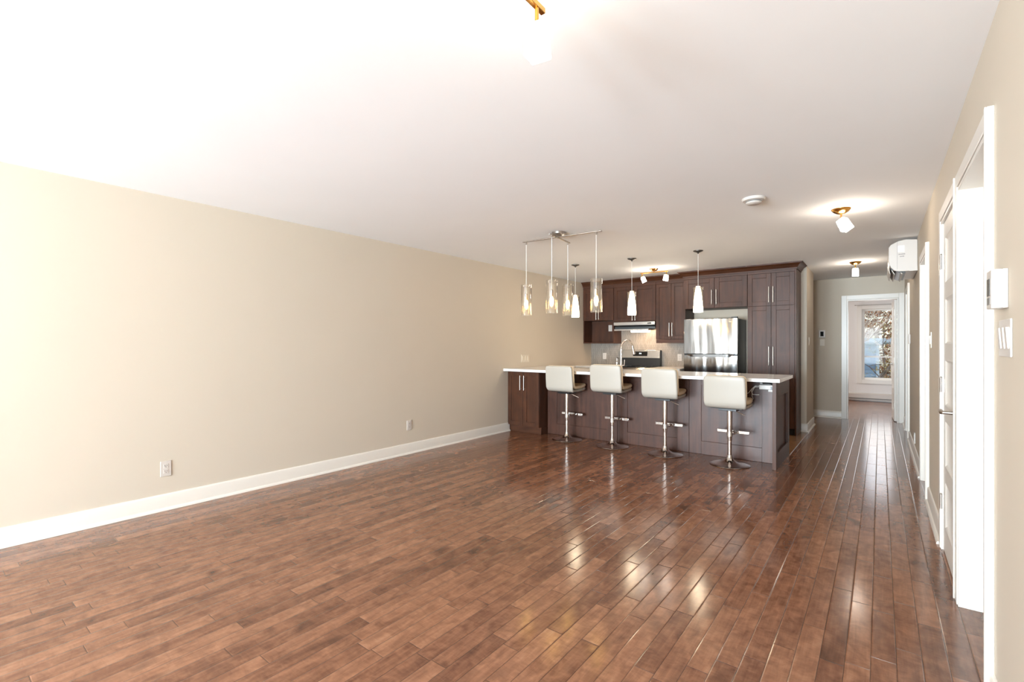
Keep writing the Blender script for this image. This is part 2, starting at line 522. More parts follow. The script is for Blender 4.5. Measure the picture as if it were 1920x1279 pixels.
fr.box(WX0 + .05, WX1 - .05, YR + .03, YR + .08, WZ0, WZ0 + .05).box(WX0 + .05, WX1 - .05, YR + .03, YR + .08, WZ1 - .045, WZ1)
fr.box(WX0 + .05, WX1 - .05, YR + .035, YR + .075, 1.0, 1.03)
build('window_sash', fr, M['trim'], w1, 0.003)
build('window_pane', MB().box(WX0 + .05, WX1 - .05, YR + .05, YR + .055, WZ0 + .05, 1.0).box(WX0 + .05, WX1 - .05, YR + .05, YR + .055, 1.03, WZ1 - .045), M['pane'], w1)

# ------------------------------------------------------------------ baseboards and casings
def base_prof(h=0.125, t=0.014, q=0.018):
    # (out, z): board with eased top and a quarter round at the floor
    pts = [(0, 0), (t + q, 0), (t + q, 0.004), (t + q*0.9, 0.012), (t + q*0.55, 0.018), (t, 0.021), (t, h - 0.012), (t - 0.004, h - 0.003), (t - 0.008, h), (0, h)]
    return pts
bp = base_prof()
def base_x(name, xw, sgn, spans):      # along Y on a wall at x=xw, room on the sgn side
    mb = MB()
    for a, b in spans: mb.prism([(xw + sgn*u, z) for u, z in bp], 'y', a, b)
    return struct(name, mb, M['trim'])
def base_y(name, yw, sgn, spans):
    mb = MB()
    for a, b in spans: mb.prism([(yw + sgn*u, z) for u, z in bp], 'x', a, b)
    return struct(name, mb, M['trim'])
base_x('baseboard_left', XL, 1, [(YB, 5.58)])
base_x('baseboard_right', XR, -1, [(YB, 2.355), (4.09, 5.145), (6.0, 8.35), (9.27, YF)])
base_y('baseboard_far', YF, -1, [(-2.5, OX0 - .08), ])
base_y('baseboard_rear', YB, 1, [(XL, XR)])
base_y('baseboard_corner', YK, -1, [(-0.919, -0.8505)])
base_x('baseboard_hall', -0.85, 1, [(YK - .033, YK + 0.88)])

CT = 0.02   # casing thickness
def casing_side(name, y0, y1, cw=0.07, far_vis=True):
    """door casing on the right wall: outer legs and head, jambs, stops"""
    x = XR
    mb = MB()
    mb.box(x - CT, x, y0 - cw, y0 - .004, 0, DH + cw)
    mb.box(x - CT, x, y1 + .004, y1 + cw, 0, DH + cw)
    mb.box(x - CT, x, y0 - .004, y1 + .004, DH + .004, DH + cw)
    mb.box(x - CT - .006, x - CT, y0 - cw, y0 - cw + .02, 0, DH + cw)
    o = struct(name, mb, M['trim'], 0.0025)
    j = MB()
    j.box(x - CT + .004, x + T - .002, y0 - .001, y0 + .018, 0, DH)
    j.box(x - CT + .004, x + T - .002, y1 - .018, y1 + .001, 0, DH)
    j.box(x - CT + .004, x + T - .002, y0 + .018, y1 - .018, DH - .018, DH + .001)
    build('jamb', j, M['trim'], o, 0.0015)
    return o
for i, (a, b) in enumerate(OPEN):
    casing_side('trim_%d' % (i + 1), a, b)
# casing of the hall-end doorway
mb = MB()
mb.box(OX0 - .08, OX0 - .004, YF - CT, YF, 0, DH + .08).box(OX1 + .004, XR - .002, YF - CT, YF, 0, DH + .08).box(OX0 - .004, OX1 + .004, YF - CT, YF, DH + .004, DH + .08)
t5 = struct('trim_5', mb, M['trim'], 0.0025)
build('jamb', MB().box(OX0 - .001, OX0 + .015, YF - CT + .004, YF + .14, 0, DH).box(OX1 - .015, OX1 + .001, YF - CT + .004, YF + .14, 0, DH).box(OX0 + .015, OX1 - .015, YF - CT + .004, YF + .14, DH - .015, DH + .001), M['trim'], t5)

def panel_door_mesh(w, h, t=0.035, rows=5):
    """leaf in local coords: x 0..w, y 0..t, z 0..h; recessed panels on both faces"""
    mb = MB()
    st = 0.10; rail = 0.10
    mb.box(0, st, 0, t, 0, h); mb.box(w - st, w, 0, t, 0, h)
    ph = (h - 0.16 - rail*rows) / rows
    z = 0
    for i in range(rows + 1):
        rh = 0.16 if i == 0 else rail
        mb.box(st, w - st, 0, t, z, z + rh)
        z += rh
        if i < rows:
            # bevelled recess
            for sgn, yo in ((1, 0.0), (-1, t)):
                rc = 0.012; e = 0.018
                x0, x1, z0, z1 = st, w - st, z, z + ph
                o = [(x0, z0), (x1, z0), (x1, z1), (x0, z1)]
                n_ = [(x0 + e, z0 + e), (x1 - e, z0 + e), (x1 - e, z1 - e), (x0 + e, z1 - e)]
                A = [mb.bm.verts.new((p[0], yo, p[1])) for p in o]; B = [mb.bm.verts.new((p[0], yo + sgn*rc, p[1])) for p in n_]
                for k in range(4):
                    mb.bm.faces.new((A[k], A[(k+1) % 4], B[(k+1) % 4], B[k]))
                mb.bm.faces.new(B)
            z += ph
    return mb

def place(mb, mtx):
    bmesh.ops.transform(mb.bm, matrix=mtx, verts=mb.bm.verts)
    return mb
def hinge_mb(p, axis_dir):
    mb = MB()
    x, y, z = p
    mb.cyl((x, y, z - .045), (x, y, z + .045), 0.0065, 10)
    mb.box(x, x + .022, y - .003 if axis_dir > 0 else y, y if axis_dir > 0 else y + .003, z - .045, z + .045)
    mb.sphere((x, y, z + .048), 0.006, seg=8)
    return mb
def knob_set(name, parent, x, y, z, nx, lever=0.10, ly=1):
    """rosette, neck and lever on a door face whose outward direction is nx along x"""
    mb = MB()
    mb.cyl((x, y, z), (x + nx*.008, y, z), 0.027, 20)
    mb.cyl((x + nx*.008, y, z), (x + nx*.05, y, z), 0.010, 14, 0.0085)
    mb.tube([(x + nx*.046, y, z), (x + nx*.054, y + ly*.01, z), (x + nx*.054, y + ly*.05, z), (x + nx*.05, y + ly*lever, z)], [.0095, .0105, .0095, .0085], 12)
    mb.sphere((x + nx*.05, y + ly*lever, z), 0.0095, seg=10)
    return build(name, mb, M['nickel'], parent)

# door_1: closed leaf flush with the hall face of opening two, hinged on its far side
def rightwall_door(num, y0, y1, xface, flush):
    w = y1 - y0 - .044
    mb = panel_door_mesh(w, DH - .028)
    # local x -> world +y ; local y -> world +x
    mt = Matrix(((0, 1, 0, xface), (1, 0, 0, y0 + .022), (0, 0, 1, 0.008), (0, 0, 0, 1)))
    place(mb, mt)
    o = build('door_%d' % num, mb, M['door_paint'], None, loc=(xface, (y0 + y1)/2, 0))
    o['kind'] = 'structure'
    if flush:
        for z in (0.30, 1.03, 1.80):
            build('hinge', hinge_mb((xface - .012, y1 - .02, z), 1), M['nickel'], o)
        knob_set('door_handle', o, xface, y0 + .085, 0.92, -1, 0.10, 1)
    else:
        knob_set('door_handle', o, xface, y0 + .085, 0.95, -1, 0.10, 1)
    return o
rightwall_door(1, *OPEN[1], XR - .004, True)
rightwall_door(2, *OPEN[0], XR + .10, False)
rightwall_door(3, *OPEN[2], XR + .10, False)
rightwall_door(4, *OPEN[3], XR + .10, False)
# door_5: bedroom door standing open into the bedroom, hinged on the right
w = 0.66
mb = panel_door_mesh(w, DH - .03)
ang = math.radians(92)
hx, hy = OX1 - .018, YF + .12
mt = Matrix.Translation((hx, hy, 0.01)) @ Matrix.Rotation(ang, 4, 'Z')
place(mb, mt)
d5 = build('door_5', mb, M['door_paint'], None, loc=(hx, hy, 0))
d5['kind'] = 'structure'
for z in (0.28, 1.03, 1.82):
    build('hinge', MB().cyl((hx - .036, hy + .01, z - .045), (hx - .036, hy + .01, z + .045), .007, 10).box(hx - .038, hx - .034, hy + .01, hy + .04, z - .045, z + .045), M['nickel'], d5)
knob_set('door_handle', d5, hx - .055, hy + w - .07, 0.95, -1, 0.10, -1)

# ------------------------------------------------------------------ cabinets
def shaker(parent, x0, x1, z0, z1, yf, name='door', t=0.02, fr=0.06, axis='x', out=-1, rec=0.008):
    """shaker leaf on a plane; axis x: leaf lies along x, front at y=yf facing out (-1 = toward -y)"""
    mb = MB()
    yb = yf - out*t; yr = yf - out*rec
    a, b, c, d = x0, x1, z0, z1
    def bx(u0, u1, z0_, z1_, f, bk):
        if axis == 'x': mb.box(u0, u1, f, bk, z0_, z1_)
        else: mb.box(f, bk, u0, u1, z0_, z1_)
    bx(a, a + fr, c, d, yf, yb); bx(b - fr, b, c, d, yf, yb)
    bx(a + fr, b - fr, c, c + fr, yf, yb); bx(a + fr, b - fr, d - fr, d, yf, yb)
    bx(a + fr, b - fr, c + fr, d - fr, yr, yb)
    return build(name, mb, M['cab'], parent, 0.0018)
def bar_handle(parent, x, z0, z1, yf, out=-1, r=0.0065):
    mb = MB()
    y = yf + out*.028
    mb.cyl((x, y, z0), (x, y, z1), r, 10)
    for z in (z0 + .02, z1 - .02):
        mb.cyl((x, yf, z), (x, y, z), r*.8, 8)
    return build('handle', mb, M['nickel'], parent)

def crown(name, parent, x0, x1, yf, yb, z0=2.35, ret_r=False, ret_l=False):
    """crown profile swept along the front, with mitred returns"""
    prof = [(0.0, z0), (0.012, z0), (0.012, z0 + .018), (0.022, z0 + .026), (0.030, z0 + .045), (0.052, z0 + .066), (0.070, z0 + .074), (0.070, z0 + .082), (0.082, z0 + .082), (0.082, CH)]
    mb = MB()
    def ringset(path):
        # path: list of (x, y, nx, ny): corner with outward mitre direction
        rings = []
        for (x, y, nx, ny) in path:
            rings.append([Vector((x + nx*u, y + ny*u, z)) for u, z in prof])
        for A, B in zip(rings, rings[1:]):
            va = [mb.bm.verts.new(p) for p in A]; vb = [mb.bm.verts.new(p) for p in B]
            for i in range(len(prof) - 1):
                mb.bm.faces.new((va[i], va[i+1], vb[i+1], vb[i]))
    path = []
    if ret_l: path.append((x0, yb, -1, 0))
    path.append((x0, yf, -1 if ret_l else 0, -1))
    path.append((x1, yf, 1 if ret_r else 0, -1))
    if ret_r: path.append((x1, yb, 1, 0))
    ringset(path)
    mb.box(x0 + .001, x1 - .001, yf + .002, yb, z0 + .002, CH - .001)
    return build(name, mb, M['cab_h'], parent, recalc=True)

# --- upper cabinet over the open shelf (left)
TOPZ = 2.35
UF = 7.82
def carcass(name, parent, x0, x1, y0, y1, z0, z1, m='cab'):
    return build(name, MB().box(x0, x1, y0, y1, z0, z1), M[m], parent, 0.0015)

c = thing('wall_cabinet', (-4.07, 7.98, 1.31), 'dark brown two-door wall cabinet against the beige left wall, open shelf box beneath', 'cabinet', 'upper kitchen cabinets')
carcass('body', c, XL + .002, -3.767, UF + .021, YK - .002, 1.726, TOPZ)
shaker(c, XL + .004, -4.081, 1.73, 2.30, UF); shaker(c, -4.078, -3.769, 1.73, 2.30, UF)
build('top_rail', MB().box(XL + .003, -3.767, UF + .002, UF + .02, 2.303, TOPZ), M['cab_h'], c)
# open shelf box
build('open_shelf', MB().box(XL + .002, -4.37, UF + .01, YK - .002, 1.31, 1.725).box(-3.785, -3.767, UF + .01, YK - .002, 1.31, 1.725)
      .box(-4.37, -3.785, UF + .01, YK - .002, 1.31, 1.328).box(-4.37, -3.785, YK - .012, YK - .002, 1.328, 1.725), M['cab'], c, 0.001)
for x in (-4.105, -4.054):
    bar_handle(c, x, 1.70 + .04, 1.92, UF)
crown('crown_moulding', c, XL + .002, -3.766, UF, YK - .002)

c = thing('wall_cabinet', (-3.38, 7.98, 1.69), 'dark brown two-door wall cabinet directly above the range hood', 'cabinet', 'upper kitchen cabinets')
carcass('body', c, -3.764, -2.997, UF + .021, YK - .002, 1.692, TOPZ)
shaker(c, -3.762, -3.382, 1.695, 2.30, UF); shaker(c, -3.378, -2.999, 1.695, 2.30, UF)
build('top_rail', MB().box(-3.764, -2.997, UF + .002, UF + .02, 2.303, TOPZ), M['cab_h'], c)
for x in (-3.405, -3.353): bar_handle(c, x, 1.655 + .05, 1.90, UF)
crown('crown_moulding', c, -3.765, -2.996, UF, YK - .002)

c = thing('wall_cabinet', (-2.74, 7.98, 1.31), 'tall dark brown wall cabinet between range hood and fridge, two long bar handles', 'cabinet', 'upper kitchen cabinets')
carcass('body', c, -2.994, -2.482, UF + .021, YK - .002, 1.375, TOPZ)
shaker(c, -2.992, -2.735, 1.38, 2.30, UF, fr=.055); shaker(c, -2.732, -2.484, 1.38, 2.30, UF, fr=.055)
build('top_rail', MB().box(-2.994, -2.482, UF + .002, UF + .02, 2.303, TOPZ), M['cab_h'], c)
build('valance', MB().box(-2.985, -2.482, UF - .004, UF + .016, 1.312, 1.374), M['cab_h'], c, .001)
for x in (-2.757, -2.71): bar_handle(c, x, 1.425, 1.65, UF)
crown('crown_moulding', c, -2.995, -2.482, UF, YK - .002)

TF = 7.66
c = thing('fridge_cabinet', (-2.01, 7.9, 1.85), 'dark brown two-door cabinet bridging over the stainless fridge', 'cabinet', 'upper kitchen cabinets')
carcass('body', c, -2.475, -1.548, TF + .021, YK - .002, 1.85, TOPZ)
shaker(c, -2.473, -2.013, 1.855, 2.315, TF, fr=.07); shaker(c, -2.009, -1.55, 1.855, 2.315, TF, fr=.07)
build('top_rail', MB().box(-2.475, -1.548, TF + .002, TF + .02, 2.318, TOPZ), M['cab_h'], c)
build('side_panel', MB().box(-2.478, -2.46, TF + .03, YK - .002, 1.0, 1.849), M['cab'], c)
for x in (-2.045, -1.978): bar_handle(c, x, 1.905, 2.13, TF)
crown('crown_moulding', c, -2.476, -1.548, TF, YK - .002, ret_l=True)

c = thing('pantry_cabinet', (-1.235, 7.9, 0), 'tall dark brown pantry with two upper and two lower doors at hall corner', 'cabinet', None)
PX0, PX1 = -1.546, -0.922
carcass('body', c, PX0, PX1 - .02, TF + .021, YK - .002, 0.10, TOPZ)
carcass('toe_kick', c, PX0, PX1 - .02, TF + .06, YK - .01, 0.006, 0.10, 'gap')
build('end_panel', MB().box(PX1 - .019, PX1, TF + .0, YK - .002, 0.001, TOPZ), M['cab'], c, .0015)
for z0, z1, h0, h1 in ((1.848, 2.315, 1.895, 2.12), (0.105, 1.843, 0.99, 1.26)):
    for x0, x1, hx_ in ((PX0 + .002, -1.236, -1.262), (-1.233, PX1 - .021, -1.207)):
        d = shaker(c, x0, x1, z0, z1, TF, fr=.062)
        bar_handle(d, hx_, h0, h1, TF)
build('top_rail', MB().box(PX0, PX1 - .02, TF + .002, TF + .02, 2.318, TOPZ), M['cab_h'], c)
crown('crown_moulding', c, PX0, PX1, TF, YK - .03, ret_r=True)

# --- base cabinets along the kitchen wall
KZ = 0.905
c = thing('base_cabinet', (-4.07, 7.85, 0), 'dark base cabinet in kitchen back corner left of range', 'cabinet', None)
carcass('body', c, XL + .002, -3.77, 7.58, YK - .002, 0.10, KZ - .036, 'black')
shaker(c, XL + .004, -4.08, .105, KZ - .04, 7.56); shaker(c, -4.077, -3.772, .105, KZ - .04, 7.56)
carcass('toe_kick', c, XL + .002, -3.77, 7.64, YK - .01, 0.0065, 0.10, 'gap')
o = build('back_counter', MB().box(XL + .001, -3.768, 7.53, YK - .001, KZ - .035, KZ), M['quartz'], None, .002, loc=(-4.07, 7.8, KZ - .035))
tag(o, 'short white counter slab on the back wall left of range', 'countertop', 'kitchen back counters')
c = thing('base_cabinet', (-2.74, 7.85, 0), 'dark base cabinet between range and fridge', 'cabinet', None)
carcass('body', c, -2.992, -2.49, 7.56, YK - .002, 0.10, KZ - .036)
shaker(c, -2.99, -2.742, .105, KZ - .04, 7.54); shaker(c, -2.739, -2.492, .105, KZ - .04, 7.54)
carcass('toe_kick', c, -2.992, -2.49, 7.62, YK - .01, 0.0065, 0.10, 'gap')
o = build('back_counter', MB().box(-2.994, -2.485, 7.5, YK - .001, KZ - .035, KZ), M['quartz'], None, .002, loc=(-2.74, 7.8, KZ - .035))
tag(o, 'short white counter slab on the back wall between range and fridge', 'countertop', 'kitchen back counters')
# backsplash
struct('trim_6', MB().box(XL + .001, -2.48, YK - .01, YK - .0005, KZ + .001, 1.309).box(-3.766, -2.995, YK - .01, YK - .0005, 1.31, 1.69), M['mosaic'])

# --- range
c = thing('range', (-3.38, 7.8, 0), 'stainless and black electric range with raised back panel', 'stove')
RX0, RX1 = -3.764, -3.0
carcass('body', c, RX0 + .004, RX1 - .004, 7.52, YK - .02, 0.02, .895, 'black')
build('cooktop', MB().box(RX0 + .004, RX1 - .004, 7.50, YK - .09, .896, .912), M['black_gloss'], c, .003)
build('control_front', MB().prism([(7.50, .80), (7.455, .815), (7.455, .875), (7.50, .905)], 'x', RX0 + .004, RX1 - .004), M['steel'], c, .002)
for k in range(5):
    x = RX0 + .10 + k*.14
    build('knob', MB().cyl((x, 7.455, .845), (x, 7.425, .845), .020, 16, .017), M['chrome'], c, .002)
build('oven_door', MB().box(RX0 + .006, RX1 - .006, 7.47, 7.52, .20, .795), M['steel'], c, .004)
build('oven_window', MB().box(RX0 + .12, RX1 - .12, 7.467, 7.475, .32, .62), M['black_gloss'], c)
build('oven_handle', MB().cyl((RX0 + .06, 7.43, .74), (RX1 - .06, 7.43, .74), .011, 12).cyl((RX0 + .1, 7.43, .74), (RX0 + .1, 7.47, .74), .008, 8).cyl((RX1 - .1, 7.43, .74), (RX1 - .1, 7.47, .74), .008, 8), M['chrome'], c)
build('drawer', MB().box(RX0 + .006, RX1 - .006, 7.475, 7.52, .04, .19), M['steel'], c, .003)
build('backguard', MB().prism([(8.04, .912), (8.13, .912), (8.13, 1.19), (8.085, 1.19), (8.06, 1.05)], 'x', RX0 + .006, RX1 - .006), M['black'], c, .002)
build('control_panel', MB().prism([(8.045, 1.052), (8.068, 1.052), (8.084, 1.185), (8.078, 1.192), (8.066, 1.192)], 'x', RX0 + .012, RX1 - .012), M['steel'], c, .002)
dsp = build('display', MB().prism([(8.0475, 1.085), (8.052, 1.085), (8.066, 1.165), (8.0605, 1.165)], 'x', -3.50, -3.235), M['black_gloss'], c)
build('clock_digits', MB().prism([(8.0525, 1.12), (8.054, 1.12), (8.0585, 1.143), (8.057, 1.143)], 'x', -3.385, -3.37).prism([(8.0525, 1.12), (8.054, 1.12), (8.0585, 1.143), (8.057, 1.143)], 'x', -3.362, -3.347)
      , mat('lit_clock', srgb(200, 220, 230), .4, emit=srgb(190, 215, 235), estr=0.8), dsp)
for (bx_, by_, br_) in ((-3.56, 7.68, .10), (-3.2, 7.68, .085), (-3.56, 7.92, .075), (-3.2, 7.92, .10)):
    build('burner', MB().lathe([(br_, .9121), (br_, .9135), (br_ - .006, .9138), (br_ - .006, .9121)], bx_, by_, 28, cap=False), M['dark_metal'], c)

# --- range hood
c = thing('range_hood', (-3.38, 7.9, 1.52), 'slim grey metal range hood with lit lamp under the wall cabinet', 'range hood')
build('body', MB().prism([(7.80, 1.628), (7.80, 1.682), (7.815, 1.690), (YK - .012, 1.690), (YK - .012, 1.60), (7.84, 1.60)], 'x', -3.757, -3.003), M['steel'], c, .002)
build('underside', MB().box(-3.75, -3.01, 7.835, 8.12, 1.562, 1.599), M['dark_metal'], c)
build('visor', MB().prism([(7.70, 1.530), (7.70, 1.556), (8.05, 1.561), (8.05, 1.548)], 'x', -3.70, -3.075), M['steel'], c, .001)
build('lamp', MB().box(-3.40, -3.10, 7.74, 7.84, 1.503, 1.530), M['hood_light'], c)
build('switch', MB().box(-3.13, -3.065, 7.797, 7.802, 1.645, 1.665), M['black'], c)

# --- fridge
c = thing('fridge', (-2.04, 7.8, 0), 'stainless top-freezer refrigerator with black sides and curved handle', 'refrigerator')
FX0, FX1, FF = -2.44, -1.655, 7.55
build('body', MB().box(FX0 + .004, FX1 - .004, FF + .075, YK - .04, .02, 1.675), M['black'], c, .006)
build('door', MB().box(FX0, FX1, FF, FF + .07, 1.141, 1.685), M['fridge'], c, .008, 3, label='freezer door')
lowd = build('door', MB().box(FX0, FX1, FF, FF + .07, .06, 1.127), M['fridge'], c, .008, 3, label='lower fridge door')
build('gasket', MB().box(FX0 + .006, FX1 - .006, FF + .012, FF + .07, 1.127, 1.141), M['black'], c)
hb = MB()
n_ = 24; A, B = [], []
for k in range(n_ + 1):
    u = k / n_
    x = FX0 + .05 + u*(FX1 - FX0 - .10)
    e = min(1, min(u, 1-u)/.12); e = e*e*(3-2*e)
    A.append((x, FF - .036*e, 1.137)); B.append((x, FF - .036*e, 1.127 - .028*e))
rings = []
for (a, b) in zip(A, B):
    rings.append([Vector((a[0], a[1], a[2])), Vector((a[0], a[1] + .008, a[2])), Vector((b[0], b[1] + .014, b[2])), Vector((b[0], b[1] + .004, b[2]))])
hb.ring_loft(rings)
build('handle', hb, M['steel'], c)
build('hinge_cover', MB().box(FX1 - .09, FX1 - .01, FF + .01, FF + .08, 1.686, 1.702), M['black'], c, .003)
build('badge', MB().box(FX1 - .115, FX1 - .085, FF - .0015, FF + .001, 1.628, 1.634), M['chrome'], c)
build('foot_grille', MB().box(FX0 + .01, FX1 - .01, FF + .03, FF + .07, .007, .055), M['black'], c)

# --- bar (island)
BZ = 0.933; BF, BB = 5.445, 6.36
mb = MB().prism([(XL + .001, BF), (-0.80, BF), (-0.80, BB), (-4.05, BB), (-4.05, 6.93), (XL + .001, 6.93)], 'z', BZ - .036, BZ)
o = build('bar_counter', mb, M['quartz'], None, .0025, loc=(-2.6, 5.9, BZ - .036))
tag(o, 'long white quartz bar counter running from the left wall above four stools', 'countertop')
BT = BZ - .037
c = thing('bar_cabinet', (-2.3, 6.05, 0), 'long dark brown panelled bar base under white counter, facing the living room', 'cabinet')
PX = [-3.815, -2.722, -1.798, -0.872]
carcass('body', c, -3.818, -0.873, 5.782, 6.335, 0.008, BT)
for a, b in zip(PX, PX[1:]):
    mbp = MB(); yf, yb = 5.76, 5.781
    l, r, tp, bt = .14, .145, .09, .155
    if a < -3: l, r = .155, .155
    mbp.box(a + .001, a + l, yf, yb, .001, BT).box(b - r, b - .0015, yf, yb, .001, BT)
    mbp.box(a + l, b - r, yf, yb, .001, bt).box(a + l, b - r, yf, yb, BT - tp, BT).box(a + l, b - r, yf + .009, yb, bt, BT - tp)
    build('back_panel', mbp, M['cab_in'], c, .0018)
# end panel of the bar on the hall side
ex0, ex1 = -0.871, -0.835
mbp = MB()
y0_, y1_ = 5.468, 6.345
mbp.box(ex0, ex1, y0_, y0_ + .10, .001, BT).box(ex0, ex1, 6.23, y1_, .001, BT).box(ex0, ex1, y0_ + .10, 6.23, .001, .165).box(ex0, ex1, y0_ + .10, 6.23, .74, BT).box(ex0, ex1 - .022, y0_ + .10, 6.23, .165, .74)
build('end_panel', mbp, M['cab'], c, .0018)

c = thing('corner_cabinet', (-4.1, 5.8, 0), 'small dark brown two-door base cabinet against left wall at end of the bar', 'cabinet')
carcass('body', c, XL + .003, -3.826, 5.571, 6.33, .10, BT)
build('toe_kick', MB().box(XL + .003, -3.82, 5.60, 6.33, .001, .099), M['cab_h'], c, .001)
for x0, x1, hx_ in ((XL + .005, -4.108, -4.142), (-4.105, -3.828, -4.073)):
    d = shaker(c, x0, x1, .103, BT - .004, 5.55, fr=.062)
    bar_handle(d, hx_, .625, .835, 5.55)

# faucet and soap pump on the bar
c = thing('kitchen_faucet', (-2.765, 5.97, BZ), 'tall chrome gooseneck faucet on the bar counter in front of the range', 'faucet')
fx, fy = -2.765, 5.97
build('base', MB().lathe([(.027, BZ + .0005), (.027, BZ + .006), (.021, BZ + .02), (.018, BZ + .09), (.0135, BZ + .15)], fx, fy, 20), M['post'], c)
pts = [(fx, fy, BZ + .14), (fx, fy, BZ + .28)]
dx, dy = .105, .16
for k in range(1, 12):
    t_ = k/11*PI*0.86
    r_ = .5*(1 - math.cos(t_))/ (0.5*(1 - math.cos(PI*0.86)))
    pts.append((fx + dx*r_*.92, fy + dy*r_*.92, BZ + .28 + math.sin(t_)*.135))
build('spout', MB().tube(pts, .0125, 12), M['post'], c)
p_ = Vector(pts[-1]); q_ = Vector((fx + dx*1.06, fy + dy*1.06, BZ + .225))
build('spray_head', MB().tube([p_, p_.lerp(q_, .3), q_], [.0135, .017, .022], 14), M['post'], c)
build('handle', MB().cyl((fx, fy, BZ + .07), (fx + .045, fy - .005, BZ + .075), .009, 10).tube([(fx + .045, fy - .005, BZ + .07), (fx + .052, fy - .008, BZ + .15)], [.007, .005], 8), M['post'], c)
c = thing('soap_dispenser', (-2.83, 6.02, BZ), 'slim chrome soap pump behind the second stool, left of faucet', 'soap dispenser')
build('base', MB().lathe([(.02, BZ + .0005), (.02, BZ + .008), (.012, BZ + .014), (.0085, BZ + .11)], -2.85, 6.02, 14), M['chrome'], c)
build('pump', MB().tube([(-2.85, 6.02, BZ + .10), (-2.85, 6.02, BZ + .165), (-2.852, 6.035, BZ + .172), (-2.855, 6.08, BZ + .165)], [.006, .006, .006, .005], 8), M['chrome'], c)

# adapter and cables under the counter end
c = thing('power_adapter', (-0.95, 5.73, .80), 'white charger box with loose cables under the right counter end', 'charger')
build('body', MB().box(-1.035, -0.90, 5.70, 5.757, .80, .85), M['plastic'], c, .005)
build('outlet_plate', MB().box(-0.955, -0.876, 5.744, 5.7595, .775, .885), M['plastic'], c, .003)
build('plug', MB().tube([(-1.0, 5.70, .872), (-0.93, 5.69, .878), (-0.895, 5.69, .86), (-0.885, 5.70, .82)], [.012, .017, .015, .011], 8).box(-.925, -.898, 5.69, 5.705, .80, .835), M['black'], c)
build('charging_brick', MB().box(-1.03, -0.93, 5.705, 5.757, .853, .876), M['grey_plastic'], c, .004)
cb = MB()
cb.tube([(-1.035, 5.725, .833), (-1.075, 5.715, .835), (-1.11, 5.71, .80), (-1.14, 5.71, .755), (-1.19, 5.71, .735), (-1.26, 5.715, .745), (-1.33, 5.73, .76)], .0032, 6)
cb.tube([(-1.035, 5.722, .825), (-1.08, 5.712, .82), (-1.105, 5.708, .77), (-1.105, 5.705, .72), (-1.09, 5.705, .69)], .0028, 6)
cb.tube([(-1.035, 5.728, .84), (-1.08, 5.718, .825), (-1.115, 5.71, .78), (-1.10, 5.708, .742), (-1.06, 5.706, .74), (-1.035, 5.706, .742)], .0028, 6)
build('cable', cb, M['cord'], c)

